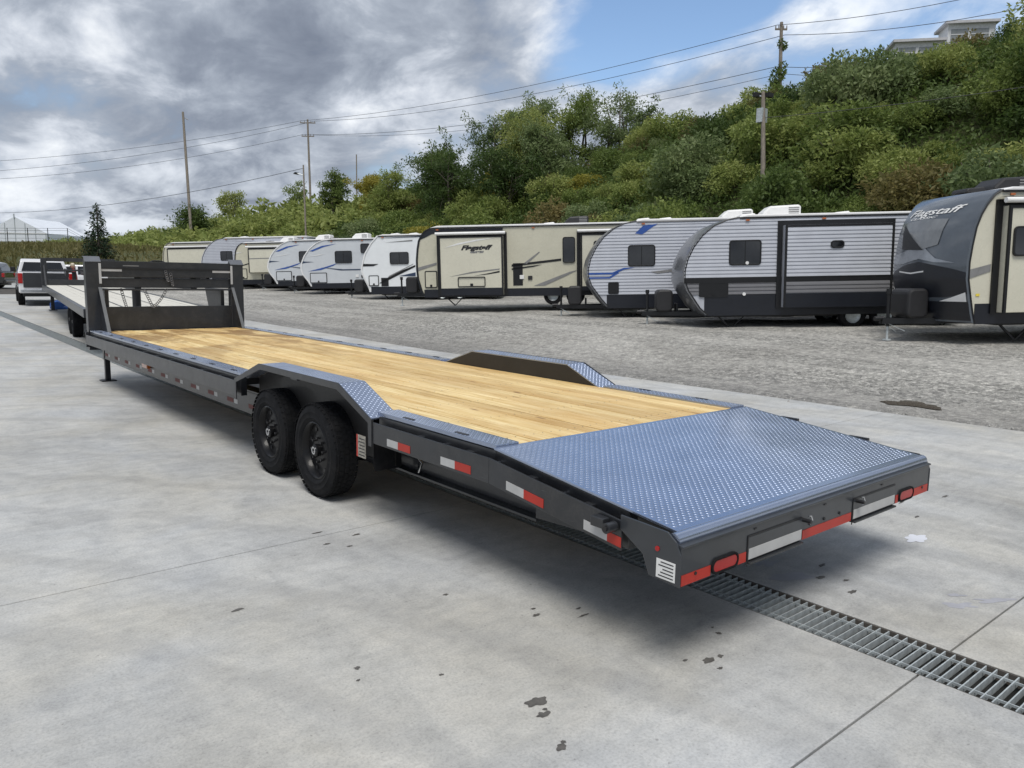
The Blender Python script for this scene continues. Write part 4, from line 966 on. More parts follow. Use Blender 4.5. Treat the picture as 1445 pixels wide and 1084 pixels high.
# tan camper with lettering on its slide-out
camper('travel_camper', 'tan camper with dark lettering on a wide slide-out, in the middle of the row', (11.77, 22.11, .62), PB, 8.6, 2.86, mTAN, mNAVY, skirt=.62, zb=.36,
       windows=[(5.35, 5.8, 1.50, 2.42)], hatches=[(.30, .76, .68, 1.30, mTAN)],
       decals=[([(.10, 2.40), (.24, 2.62), (.38, 2.74), (.56, 2.80), (3.2, 2.80), (3.2, 2.70), (1.0, 2.70), (.6, 2.62), (.35, 2.5)], mNAVY), ([(.03, 1.30), (.75, 1.52), (.75, 1.60), (.03, 1.42)], mGRYD), ([(3.5, 1.48), (5.3, 1.66), (5.3, 1.58), (3.5, 1.40)], mTRIM), ([(3.5, 1.34), (4.6, 1.46), (4.3, 1.38), (3.5, 1.28)], mTRIM), ([(3.9, 1.48), (4.5, 1.92), (4.53, 1.90), (4.05, 1.48)], mGRYD), ([(4.3, .70), (5.6, 1.18), (5.9, 1.24), (5.5, 1.05), (4.7, .70)], mGRYD), ([(3.55, .72), (3.9, .72), (3.9, 1.52), (3.55, 1.52)], mTRIM)],
       slides=[(.92, 3.22, .40, 2.50, .42, mTAN2, mNAVY, .66, None, True, (), [(1.58, 2.58, .70, 1.06, mTAN)],
                [([(1.1, 2.10), (1.6, 2.26), (2.3, 2.38), (2.95, 2.42), (2.3, 2.33), (1.6, 2.20)], mACW), ([(1.3, 1.08), (2.1, 1.24), (3.1, 1.34), (3.1, 1.30), (2.1, 1.19)], mGRYD), ([(2.2, 1.10), (2.7, 1.14), (3.1, 1.20), (3.1, 1.26), (2.7, 1.18)], mTRIM)],
                [('Flagstaff', 1.72, 2.02, .22, mINK, 1.15), ('CLASSIC', 2.05, 1.91, .075, mGRYD, .5)]), (6.0, 8.3, .5, 2.5, .40, mTAN2, mNAVY, .66, None, True, [(6.45, 6.9, 1.7, 2.25)], (), ())],
       ac=(5.4, 6.3), ac_mat=mACB, vents=[(2.2, mACB), (3.9, mACB), (4.6, mACW)])
# white camper with black slashes
camper('travel_camper', 'small white camper with black diagonal slashes, left of the tan lettered one', (14.2, 30.61, .43), PC, 6.6, 3.10, mWHT, mCAPW, skirt=.74, windows=[(1.4, 2.3, 1.77, 2.33)], hatches=[(.36, .84, .78, 1.27, mWHT)], trim=mACW,
       decals=[([(.04, 1.70), (.6, 1.70), (.85, 1.80), (.5, 1.80), (.04, 1.82)], mTRIM), ([(.85, .90), (1.5, 1.30), (2.6, 1.72), (2.6, 1.64), (1.6, 1.18), (1.0, .90)], mTRIM), ([(1.3, 1.22), (2.5, 1.78), (2.5, 1.76), (1.35, 1.17)], mGRYD), ([(1.8, 1.22), (2.6, 1.38), (2.6, 1.20)], mDKBL), ([(1.2, 2.78), (2.5, 2.88), (2.5, 2.82)], mGRYD), ([(.95, .76), (1.3, .76), (1.3, 1.15), (.95, 1.15)], mTRIM), ([(1.0, 2.98), (3.0, 3.04), (3.0, 3.0)], mDKBL)], vents=[(1.2, mACW), (2.1, mACW)], ac=(3.4, 4.3))
# two grey and blue campers with white caps
def greyblue(o, label):
    return camper('travel_camper', label, o, PD, 6.8, 2.94, mGREY, mCAPW, skirt=.66, windows=[(1.9, 2.82, 1.70, 2.34), (3.3, 3.8, 2.2, 2.7)], hatches=[(.5, 1.42, .68, 1.22, mGREY)], trim=mACW, bulge=.06,
        decals=[([(.52, 2.36), (1.2, 2.62), (2.0, 2.72), (1.3, 2.56), (.7, 2.34)], mBLUE), ([(.08, 1.72), (.3, 1.76), (.75, 1.79), (.3, 1.82), (.08, 1.84)], mDKBL), ([(.4, 1.30), (1.3, 1.50), (2.0, 1.70), (1.8, 1.58), (1.1, 1.36)], mBLUE), ([(1.1, 1.50), (2.3, 1.38), (3.4, 1.38), (3.4, 1.32), (2.2, 1.32)], mDKBL), ([(.3, 2.05), (1.0, 2.16), (1.4, 2.20), (1.0, 2.12)], mACW)], ac=(2.6, 3.5), vents=[(1.3, mACB)])
greyblue((14.14, 37.01, .55), 'grey camper with blue swooshes and white front edge, window in full view')
greyblue((14.16, 41.44, .60), 'grey camper with blue swooshes half hidden behind its twin to the right')
camper('travel_camper', 'tan camper with black-framed slide-out directly right of the headboard', (13.81, 45.57, .66), PB, 7.4, 2.84, mTAN, mNAVY, skirt=.62, zb=.36, hatches=[(.3, .76, .68, 1.3, mTAN)], decals=[([(.03, 1.40), (.8, 1.60), (1.6, 1.80), (.8, 1.54), (.03, 1.34)], mTRIM), ([(.06, 2.2), (.6, 2.3), (.06, 2.26)], mACW)],
       slides=[(1.05, 3.6, 1.05, 2.48, .4, mTAN2, None, None, None, True, (), (), [([(1.1, 1.9), (3.5, 1.93), (3.5, 1.88), (1.1, 1.85)], mGRYD)])], ac=(2.6, 3.5), vents=[(1.6, mACB)])
camper('travel_camper', 'silver ribbed camper with sloping front, showing above the headboard', (12.99, 49.12, .72), PA2, 7.0, 2.98 + .12, mSILV, mSILV, skirt=.82, ribs=[(.82, 3.02, 'siding', mSILV)], windows=[(1.3, 2.1, 1.7, 2.3)], vents=[(2.2, mACW)], roof_trim=mGRYD)
camper('travel_camper', 'tan camper farthest left in the row, dark awning along its roof', (11.82, 53.22, .78), PB, 7.4, 2.80, mTAN, mTAN, skirt=.62, zb=.36, slides=[(.55, 3.4, .5, 2.42, .4, mTAN2, mNAVY, .66, None, True, (), (), ())], vents=[(2.2, mACB)])

# ------------------------------------------------------------------ vegetation
mLEAF = leaf_mat('shrub_leaf', (0.075, 0.125, 0.03), (0.22, 0.28, 0.075), (0.42, 0.44, 0.15))
mLEAFD = leaf_mat('dark_shrub_leaf', (0.04, 0.075, 0.02), (0.10, 0.15, 0.04), (0.19, 0.25, 0.075))
mLEAFY = leaf_mat('yellow_green_leaf', (0.16, 0.18, 0.03), (0.29, 0.28, 0.05), (0.45, 0.38, 0.08))
mLEAFR = leaf_mat('russet_leaf', (0.08, 0.085, 0.03), (0.17, 0.155, 0.055), (0.28, 0.22, 0.09))
mLEAFS = leaf_mat('silver_green_leaf', (0.09, 0.135, 0.055), (0.19, 0.25, 0.10), (0.33, 0.37, 0.19))
mLEAFC = leaf_mat('conifer_needles', (0.008, 0.022, 0.012), (0.022, 0.045, 0.022), (0.04, 0.075, 0.03), .15)
mGRASS = leaf_mat('dry_grass', (0.07, 0.075, 0.02), (0.15, 0.14, 0.05), (0.25, 0.22, 0.10))
mBARK = bark_mat('grey_bark', (0.13, 0.11, 0.09)); mPOLE = bark_mat('weathered_pole_wood', (0.24, 0.21, 0.175))
def leaves(C, D, ln, wd, rs_):
    """leaf-sized faces: centres C, outward lean D, lengths and widths; each a bent pair of triangles"""
    n = len(C)
    a = rs_.normal(size=(n, 3)) * .9 + D * .7; a[:, 2] -= .15; a /= np.linalg.norm(a, axis=1, keepdims=True)
    b = rs_.normal(size=(n, 3)); b -= a * (a * b).sum(1, keepdims=True); b /= np.linalg.norm(b, axis=1, keepdims=True)
    nn = np.cross(a, b); ln = ln[:, None]; wd = wd[:, None]
    v = np.empty((n, 4, 3)); v[:, 0] = C; v[:, 1] = C + a * ln * .5 + b * wd - nn * wd * .25; v[:, 2] = C + a * ln; v[:, 3] = C + a * ln * .5 - b * wd - nn * wd * .25
    return v.reshape(-1, 3)
def leaf_mesh(name, V, mat):
    n = len(V) // 4; me = bpy.data.meshes.new(name); me.vertices.add(len(V)); me.vertices.foreach_set('co', V.astype(np.float32).ravel())
    me.loops.add(n * 6); me.polygons.add(n * 2)
    q = np.arange(n)[:, None] * 4; idx = np.concatenate([q + 0, q + 1, q + 2, q + 0, q + 2, q + 3], 1).ravel()
    me.loops.foreach_set('vertex_index', idx.astype(np.int32)); me.polygons.foreach_set('loop_start', (np.arange(n * 2) * 3).astype(np.int32)); me.polygons.foreach_set('loop_total', np.full(n * 2, 3, np.int32))
    me.update(); me.validate(); me.materials.append(mat); return me
def shrub_leaves(seed, rad, hgt, n, ln=.26, clumps=16):
    rs_ = np.random.RandomState(seed); C = []; D = []
    for k in range(clumps):
        a = rs_.uniform(0, 6.28); rr_ = rad * math.sqrt(rs_.uniform(0, .8)); z = hgt * rs_.uniform(.18, .85) * (1 - .45 * (rr_ / rad) ** 2)
        c = np.array([rr_ * math.cos(a), rr_ * math.sin(a), z]); cr = rad * rs_.uniform(.28, .46)
        m_ = n // clumps; d = rs_.normal(size=(m_, 3)); d /= np.linalg.norm(d, axis=1, keepdims=True)
        C.append(c + d * cr * (rs_.uniform(.35, 1.08, (m_, 1)) ** .6) * np.array([1, 1, .8])); D.append(d)
    C = np.concatenate(C); D = np.concatenate(D); C[:, 2] = np.maximum(C[:, 2], .03)
    m_ = len(C); return leaves(C, D, rs_.uniform(.6, 1.35, m_) * ln, rs_.uniform(.16, .30, m_) * ln, rs_)
def stems(mb, seed, rad, hgt, n=6):
    rg = random.Random(seed)
    for k in range(n):
        a = rg.uniform(0, 6.28); r_ = rad * rg.uniform(.3, .75)
        mb.tube([(0, 0, -.2), (r_ * .3 * math.cos(a), r_ * .3 * math.sin(a), hgt * .35), (r_ * math.cos(a), r_ * math.sin(a), hgt * rg.uniform(.6, .85))], [.035, .022, .008], 5, False)
    return mb
shr = {}
for key, mt, seeds in (('green', mLEAF, (1, 2, 3, 4)), ('dark', mLEAFD, (5, 6)), ('yellow', mLEAFY, (7,)), ('russet', mLEAFR, (8, 9)), ('silver', mLEAFS, (10, 11))):
    for s_ in seeds:
        me = leaf_mesh('foliage', shrub_leaves(s_, 1.3, 2.0, 4600, .15, 24), mt)
        st_ = stems(MB(), s_, 1.2, 1.9); sm_ = bpy.data.meshes.new('stem'); sm_.from_pydata(st_.v, [], st_.f); sm_.materials.append(mBARK)
        shr.setdefault(key, []).append((me, sm_))
LBL = {'green': 'mid green leafy shrub', 'dark': 'dark green dense shrub', 'yellow': 'bright yellow-green shrub', 'russet': 'russet seed-topped shrub', 'silver': 'pale silvery green shrub'}
def shrub_label(key, x, y):
    d = Vector((x + 3.98, y + 2.06, 0)); a = math.degrees(math.atan2(d.dot(_rh), d.dot(_fh)))
    band = 'at the foot of the slope' if x < 28 else 'on the lower slope' if x < 32.5 else 'halfway up the slope' if x < 37 else 'on the hill crest'
    over = 'above the cream camper' if a > 26 else 'above the navy camper' if a > 12 else 'above the blue-striped camper' if a > 5 else 'above the tan lettered camper' if a > -7 else 'above the smaller campers'
    return f'{LBL[key]} {band} {over}'
def place_shrub(key, x, y, s, sz, rg, label=None, dz=0):
    me, sm_ = rg.choice(shr[key])
    t = thing('shrub', label or shrub_label(key, x, y), 'shrub', (x, y, T(x, y) - .15 + dz), rg.uniform(0, 6.28), 'shrubs covering the hillside')
    t.scale = (s, s, sz); link('foliage', me, t); link('stem', sm_, t)
rg = random.Random(11); cnt = 0
# nearer hillside: individual shrubs on a jittered grid
cells = []
yy = 2.0
while yy < 66:
    xx = 23.0
    while xx < 42.5:
        cells.append((xx + rg.uniform(-.9, .9), yy + rg.uniform(-.9, .9))); xx += 2.05
    yy += 2.15 + .012 * yy
rg.shuffle(cells)
def pick(x, y):
    n_ = math.sin(x * .5 + y * .23) + math.sin(y * .41 - x * .31) + rg.uniform(-1.1, 1.1)
    if x > 37 and rg.random() < .30: return 'russet'
    if n_ > 1.35: return 'silver'
    if n_ < -1.0: return 'dark'
    if rg.random() < .05: return 'yellow'
    if rg.random() < .11: return 'russet'
    return 'green'
for (x, y) in cells[:285]:
    s = rg.choice((.62, .8, .95, 1.1, 1.3, 1.5)) * rg.uniform(.9, 1.1); place_shrub(pick(x, y), x, y, s * (1 + (y > 45) * .25), s * rg.uniform(.75, 1.15), rg)
# undergrowth that fills every gap between the shrubs (nobody could count it)
rs = np.random.RandomState(77); n = 170000
ux = rs.uniform(22.6, 43, n); uy = rs.uniform(-4, 70, n)
uz = np.array([T(a, b) for a, b in zip(ux, uy)]) + rs.uniform(0, 1, n) ** 1.5 * (.7 + .8 * (np.sin(ux * .9 + uy * .4) * np.sin(uy * .7 - ux * .3) * .5 + .5))
D = np.tile(np.array([[-.3, -.2, .6]]), (n, 1))
ug = leaf_mesh('hillside_undergrowth', leaves(np.stack([ux, uy, uz], 1), D, rs.uniform(.16, .34, n), rs.uniform(.03, .07, n), rs), mLEAFD)
tag(stuff(link('hillside_undergrowth', ug)), 'low green undergrowth filling the hillside between the shrubs', 'undergrowth')
# far hillside beyond reads as one mass
V = []
rs = np.random.RandomState(9)
for k in range(420):
    y = 64 + 170 * rs.uniform(0, 1) ** 1.25; x = rs.uniform(21.5, 44); s = rs.uniform(.9, 1.7) * (1 - .35 * sm((y - 90) / 60))
    v = shrub_leaves(200 + k % 7, 1.3, 2.0, 260, .42, 9) * np.array([s * 1.15, s * 1.15, s]); a = rs.uniform(0, 6.28)
    v = v @ np.array([[math.cos(a), -math.sin(a), 0], [math.sin(a), math.cos(a), 0], [0, 0, 1]]); V.append(v + np.array([x, y, T(x, y) - .1]))
tag(stuff(link('far_thicket', leaf_mesh('far_thicket', np.concatenate(V), mLEAF))), 'distant green thicket along the far bank toward the left', 'thicket')
V = []
for k in range(150):
    y = rs.uniform(66, 120); x = rs.uniform(-60, 22); s = rs.uniform(.35, .75)
    v = shrub_leaves(300 + k % 5, 1.3, 1.6, 200, .36, 8) * s; V.append(v + np.array([x, y, T(min(x, 22), y) + 1.6 * sm((y - 66) / 14) - .1]))
n = 16000; gx_ = rs.uniform(-50, 23, n); gy_ = rs.uniform(66, 130, n); gz_ = np.array([T(min(a, 22), b) + 1.6 * sm((b - 66) / 14) for a, b in zip(gx_, gy_)])
V.append(leaves(np.stack([gx_, gy_, gz_], 1), np.tile([[0, 0, 2.2]], (n, 1)), rs.uniform(.4, .9, n), rs.uniform(.05, .1, n), rs))
tag(stuff(link('bank_grass', leaf_mesh('bank_grass', np.concatenate(V), mGRASS))), 'dry yellowish grass and weeds on the far left bank', 'grass')
def far_z(x, y): return T(min(x, 22), y) + (1.6 * sm((y - 66) / 14) if x < 23 and y > 64 else 0)

def tree(name, label, loc, hgt, spread, seed, mat, nleaf=5200, ln=.24, trunks=3, open_=.5, group=None, low=.3):
    rs_ = np.random.RandomState(seed); t = thing(name, label, 'tree', loc, 0, group)
    mb = MB(); tips = []
    for k in range(trunks):
        a = rs_.uniform(0, 6.28); b0 = np.array([.25 * math.cos(a), .25 * math.sin(a), -.3]); lean = spread * rs_.uniform(.15, .5)
        top = np.array([lean * math.cos(a), lean * math.sin(a), hgt * rs_.uniform(.72, .98)])
        mid = (b0 + top) / 2 + rs_.normal(size=3) * .2; r0 = .05 + hgt * .011
        P = [b0, (b0 + mid) / 2 + rs_.normal(size=3) * .08, mid, (mid + top) / 2 + rs_.normal(size=3) * .15, top]
        mb.tube(P, [r0, r0 * .8, r0 * .6, r0 * .35, r0 * .12], 7, False)
        for j in range(9):
            f = rs_.uniform(low, .95); i0 = min(3, int(f * 4)); w_ = f * 4 - i0; p = P[i0] * (1 - w_) + P[i0 + 1] * w_
            aa = rs_.uniform(0, 6.28); l_ = spread * rs_.uniform(.35, .85) * (1.15 - .55 * f)
            e = p + np.array([math.cos(aa) * l_, math.sin(aa) * l_, l_ * rs_.uniform(.15, .8)]); m_ = (p + e) / 2 + np.array([0, 0, l_ * .12])
            mb.tube([p, m_, e], [r0 * .32, r0 * .2, r0 * .07], 5, False); tips += [e, (m_ + e) / 2, m_ * .4 + e * .6]
            for q_ in range(2):
                e2 = e + rs_.normal(size=3) * l_ * .35; mb.tube([m_ * .4 + e * .6, e2], [r0 * .1, r0 * .04], 4, False); tips.append(e2)
        tips += [top, (P[3] + top) / 2]
    mb.build('trunk', mBARK, t, smooth=True)
    tips = np.array(tips); w = rs_.uniform(.4, 1, len(tips)); w /= w.sum()
    pick_ = rs_.choice(len(tips), nleaf, p=w); d = rs_.normal(size=(nleaf, 3)); d /= np.linalg.norm(d, axis=1, keepdims=True)
    sz = (.30 + .55 * rs_.uniform(0, 1, len(tips)))[pick_][:, None] * spread * open_
    C = tips[pick_] + d * sz * rs_.uniform(.1, 1, (nleaf, 1)) ** .7 * np.array([1, 1, .75]); C[:, 2] = np.maximum(C[:, 2], .15)
    link('crown', leaf_mesh('crown', leaves(C, d, rs_.uniform(.6, 1.3, nleaf) * ln, rs_.uniform(.12, .24, nleaf) * ln, rs_), mat), t)
    return t
def tz(x, y): return (x, y, T(x, y) - .1)
GRP = 'trees on the hillside above the campers'
#  x, y, height, spread, leaf
for i, (x, y, h, sp, mt, lb) in enumerate([
    (35.5, 54.5, 6.4, 2.9, mLEAFD, 'dark leafy tree at the left foot of the tall hillside clump'),
    (37.5, 50.0, 7.2, 2.8, mLEAFS, 'silvery tree second from the left in the hillside clump'),
    (38.5, 46.0, 7.6, 2.9, mLEAFS, 'silvery tree standing in the middle of the hillside clump'),
    (40.0, 43.0, 8.0, 3.0, mLEAF, 'tallest green tree crowning the hillside clump'),
    (41.5, 40.0, 7.4, 2.8, mLEAFS, 'silvery tree right of the tallest in the hillside clump'),
    (43.0, 37.8, 6.0, 2.0, mLEAFS, 'wispy open tree at the right end of the hillside clump'),
    (36.0, 44.0, 6.6, 2.8, mLEAF, 'green tree in front of the tallest in the hillside clump'),
    (39.5, 49.0, 7.4, 2.6, mLEAF, 'green tree rising behind the silvery pair in the clump'),
    (35.0, 40.5, 5.6, 2.6, mLEAFS, 'low silvery tree below the wispy open one'),
    (31.5, 47.5, 5.8, 3.0, mLEAFD, 'broad dark tree low on the slope behind the tan camper'),
    (31.0, 41.0, 5.2, 2.8, mLEAFD, 'dark bushy tree low on the slope, right of the broad one'),
    (33.5, 60.0, 5.6, 2.4, mLEAF, 'loose green tree left of the hillside clump'),
    (35.0, 66.0, 5.0, 2.0, mLEAFY, 'yellow-green sapling between the clump and rounded tree'),
    ]):
    tree('hillside_tree', lb, tz(x, y), h, sp, 60 + i, mt, 11000 if mt is not mLEAFS else 8500, .24, 4, .42 if mt is not mLEAFS else .36, GRP, .22)
tree('rounded_tree', 'compact rounded green tree standing alone against the sky, left of clump', (36.5, 76.0, T(36.5, 76) - .2), 6.2, 1.6, 81, mLEAFD, 6000, .3, 4, .55, GRP, .12)
tree('sapling', 'thin leafy sapling under the double crossarm pole', (40, 94, T(40, 94)), 5.6, 1.9, 82, mLEAF, 2600, .32, 3, .45, GRP)
tree('sapling', 'spreading sapling midway along the left skyline', (37, 108, T(37, 108)), 6.2, 2.4, 83, mLEAF, 3000, .36, 3, .5, GRP)
tree('round_bush_tree', 'big round dark bush at foot of the plain leaning pole', (28.5, 99, T(28.5, 99)), 5.6, 2.8, 84, mLEAFD, 6000, .38, 5, .5, GRP, .08)
# spruce at the left
def conifer(name, label, loc, hgt, base, seed):
    rs_ = np.random.RandomState(seed); t = thing(name, label, 'tree', loc); mb = MB().tube([(0, 0, -.3), (0, 0, hgt * .5), (0, 0, hgt)], [.14, .09, .01], 8); tb = mb
    C = []; D = []
    for z in np.arange(.3, hgt, .22):
        f = 1 - z / hgt; n_ = max(4, int(12 * f) + 3)
        for k in range(n_):
            a = rs_.uniform(0, 6.28); l_ = base * (f ** .85) * rs_.uniform(.75, 1.1) + .08; dr = np.array([math.cos(a), math.sin(a), -.22]); tb.tube([(0, 0, z), tuple(np.array([0, 0, z]) + dr * l_)], [.018, .006], 4, False)
            for q_ in range(int(16 * f) + 6):
                w_ = rs_.uniform(.15, 1); C.append(np.array([0, 0, z]) + dr * l_ * w_ + rs_.normal(size=3) * .07); D.append(dr)
    tb.build('trunk', mBARK, t); C = np.array(C); D = np.array(D) * 1.2; n_ = len(C)
    link('crown', leaf_mesh('crown', leaves(C, D, rs_.uniform(.2, .36, n_), rs_.uniform(.03, .06, n_), rs_), mLEAFC), t); return t
conifer('spruce_tree', 'dark pointed spruce at the left behind the parked vehicles', (12.6, 75.0, far_z(12.6, 75) - .2), 5.0, 1.7, 4)

# ------------------------------------------------------------------ utility poles and wires
mWIRE = M('wire', (0.035, 0.035, 0.04), .6); mINS = M('insulator', (.25, .24, .23), .4)
def pole(label, top, bx, by, r0, arms=(), lamp=None, name='utility_pole', lean=True, mt=None):
    zb_ = T(bx, by) if bx > 22 or by < 64 else far_z(bx, by)
    t = thing(name, label, 'pole', (bx, by, zb_), 0, 'poles along the bank')
    tp = Vector(top) - Vector((bx, by, zb_))
    MB().tube([(0, 0, -.5), tuple(tp * .5), tuple(tp)], [r0, r0 * .85, r0 * .68], 10).build('shaft', mt or mPOLE, t, smooth=True)
    for dz_, w_ in arms:
        c = tp + Vector((0, 0, dz_)); d = _rh
        a_ = MB().bar(c - d * w_ / 2, c + d * w_ / 2, .10, .12).build('crossarm', mPOLE, t)
        for k in (-.46, -.2, .2, .46): MB().tube([c + d * w_ * k + Vector((0, 0, .05)), c + d * w_ * k + Vector((0, 0, .28))], [.05, .035], 8).build('insulator', mINS, a_, smooth=True)
    if lamp == 'flood':
        for k in (-1, 1):
            c = tp + _rh * .28 * k - Vector((0, 0, .12))
            MB().bar(tp - Vector((0, 0, .2)), c, .05, .05).build('lamp_bracket', mGALV, t)
            MB().prism([(-.16, -.10), (.16, -.10), (.2, .08), (-.2, .08)], 'y', -.1, .1).build('flood_lamp', mACB, t, loc=tuple(c))
        MB().box(-.2, .2, -.15, .15, -.3, .3).build('transformer_box', mGALV, t, loc=tuple(tp - Vector((0, 0, 1.0))))
    if lamp == 'arm':
        MB().tube([tp - Vector((0, 0, .8)), tp - _rh * .5 - Vector((0, 0, .65))], .03, 6).build('lamp_bracket', mGALV, t)
        MB().prism([(-.22, -.06), (.18, -.1), (.2, .05), (-.1, .08)], 'y', -.09, .09).build('lamp_head', mACB, t, loc=tuple(tp - _rh * .6 - Vector((0, 0, .65))))
    return t
p1 = (28.16, 99.82, 21.1); p2 = (44.46, 99.54, 22.4); p3 = (24.08, 57.72, 10.34); p4 = (61.84, 117.75, 21.6); p5 = (50.63, 32.05, 21.0); p6 = (27.17, 18.09, 10.0); p7 = (14.3, 82.64, 7.9)
tq = pole('tall plain leaning wooden pole on the left skyline', p1, 27.6, 96.6, .19)
MB().tube([(p1[0] - 27.6, p1[1] - 96.6, 21.1 - T(27.6, 96.6) - .6), (p1[0] - 27.6 + .5, p1[1] - 96.6 - .3, 21.1 - T(27.6, 96.6) - .9)], .05, 6).build('bracket', mINS, tq)
pole('wooden pole with two crossarms above the saplings', p2, 44.0, 98.0, .17, [(-.45, 2.1), (-2.2, 1.7)])
pole('thin grey pole with a lamp arm behind the blue swoosh campers', p3, 23.75, 56.7, .085, (), 'arm', 'lamp_pole')
pole('short distant pole behind the left skyline', p4, 61.4, 117.0, .13)
vp = pole('vine covered crossarm pole on top of the hill', p5, 50.2, 31.4, .17, [(-.5, .9)])
pole('pole with floodlights and transformer box rising behind the navy camper', p6, 26.8, 17.45, .12, (), 'flood', 'lamp_pole')
pole('small lamp pole beside the spruce', p7, 14.05, 82.1, .07, (), 'arm', 'lamp_pole')
V = shrub_leaves(91, .75, 4.6, 1300, .24, 22); zb_ = p5[2] - T(50.2, 31.4)
link('climbing_vine', leaf_mesh('climbing_vine', V + np.array([.15, .2, zb_ - 6.6]), mLEAFD), vp)
V = shrub_leaves(92, .36, 1.6, 260, .2, 9); link('climbing_vine', leaf_mesh('climbing_vine', V + np.array([.4, .55, zb_ - 2.3]), mLEAFD), vp)
def wire(label, pts, sag, rad=.022):
    mb = MB()
    for a, b in zip(pts[:-1], pts[1:]):
        a, b = Vector(a), Vector(b); P = []
        for i in range(17):
            t = i / 16; p = a.lerp(b, t); p.z -= sag * 4 * t * (1 - t); P.append(p)
        mb.tube(P, rad, 5, False)
    o = mb.build('overhead_wire', mWIRE); return tag(o, label, 'wire', 'overhead power lines')
def off(p, k, dz_=0): v = Vector(p) + _rh * k; v.z += dz_; return tuple(v)
R5 = (58.0, 6.0, 21.4); L2 = (4.0, 135.0, 15.6)
wire('topmost overhead power line, outer conductor of the crossarm poles', [off(L2, -.9, .1), off(p2, -.95, -.2), off(p5, -.3, -.2), off(R5, -.3, 1.2)], 1.1)
wire('second overhead power line running just under the topmost one', [off(L2, .9, -1.2), off(p2, .95, -.2), off(p5, .3, -.9), off(R5, .3, -.1)], 1.3)
wire('lower power line from the second crossarm to the vine pole', [off(L2, -.6, -2.2), off(p2, -.7, -2.0), off(p5, -.2, -3.2), off(R5, -.2, -2.6)], 1.4)
wire('lowest power line pair below the vine pole arms', [off(p2, .7, -2.0), off(p5, .2, -3.7), off(R5, .2, -3.2)], 1.6, .018)
wire('low cable from the lamp pole behind the campers to far left', [off(p3, 0, -.25), (5.6, 120.0, 8.6)], 1.2, .02)
wire('low cable from the floodlight pole along the hillside to the right', [off(p6, 0, -1.1), (34.0, 2.0, 10.2)], .3, .014)

# ------------------------------------------------------------------ hilltop buildings, tent, fence
mSHED = M('shed_white', (.70, .71, .72), .5); mSHG = M('shed_window_grey', (.24, .26, .27), .3)
def shed(label, x, y, z, rz, L_=5.0, D_=3.0, H=2.6):
    t = thing('hilltop_shed', label, 'building', (x, y, z), rz, 'white sheds on the hilltop')
    MB().box(0, L_, 0, D_, -2.5, H).build('wall', mSHED, t)
    MB().prism([(-.25, H), (L_ + .2, H), (L_ + .2, H + .18), (-.25, H + .18)], 'y', -.3, D_ + .3).build('roof', M('shed_roof', (.5, .5, .52), .5), t)
    n_ = 2
    for k in range(n_):
        a = .2 + k * (L_ - .4) / n_; b = a + (L_ - .4) / n_ - .22
        w_ = MB().box(a, b, -.03, -.002, .1, H - .35).build('window', mSHG, t); MB().box(a, b, -.05, -.031, H * .45, H * .45 + .05).build('glazing_bar', mSHED, w_)
    return t
SH1, SH2 = (57.6, 22.9, 18.9), (54.9, 25.3, 17.6)
shed('white hilltop shed nearer the right edge, showing two grey windows', SH1[0], SH1[1], SH1[2], R(-52), 3.1, 2.2, 1.35)
shed('white hilltop shed mostly hidden by shrubs, left of the other', SH2[0], SH2[1], SH2[2], R(-52), 3.1, 2.2, 1.35)
me, sm_ = shr['dark'][0]
t = thing('shrub', 'clipped dark bush on the skyline beside the hilltop shed', 'shrub', (56.6, 18.6, 17.2), 0, 'shrubs covering the hillside'); t.scale = (.85, .85, 1.25); link('foliage', me, t); link('stem', sm_, t)
# white event tent
mTENT = M('tent_fabric', (.72, .76, .82), .5, var=.04, scale=.5)
t = thing('frame_tent', 'white peaked tent building on the far left skyline', 'building', (21.6, 188.6, 6.3), R(-40))
MB().prism([(-6.5, -1), (6.5, -1), (6.5, 2.6), (0, 5.9), (-6.5, 2.6)], 'y', 0, 16).build('canopy', mTENT, t)
MB().tube([(0, -.1, 5.6), (0, -.1, 6.5)], .12, 6).build('finial', mGALV, t)
for k in range(-3, 4): MB().tube([(k * 2.1, -.06, -1), (k * 2.1, -.06, 2.5 + (6.5 - abs(k * 2.1)) * .48)], .07, 6).build('frame_tube', mGALV, t)
MB().box(-6.5, 6.5, -.08, -.02, 2.5, 2.7).build('valance', mSHED, t)
# mesh fence along the left bank
fence = thing('wire_fence', 'tall dark wire fence running along the far left bank', 'fence', (20, 150, far_z(20, 150)))
fx_ = [(-9 + i * 2.6, 152 - i * 1.0) for i in range(18)]
for (x, y) in fx_: MB().tube([(x - 20, y - 150, far_z(x, y) - far_z(20, 150)), (x - 20, y - 150, far_z(x, y) - far_z(20, 150) + 2.5)], .06, 6).build('fence_post', mTRIM, fence)
fm = MB()
for (xa, ya), (xb, yb) in zip(fx_[:-1], fx_[1:]):
    for h in (.3, .9, 1.5, 2.1, 2.45): fm.tube([(xa - 20, ya - 150, far_z(xa, ya) - far_z(20, 150) + h), (xb - 20, yb - 150, far_z(xb, yb) - far_z(20, 150) + h)], .02, 4, False)
fm.build('fence_wires', mTRIM, fence)
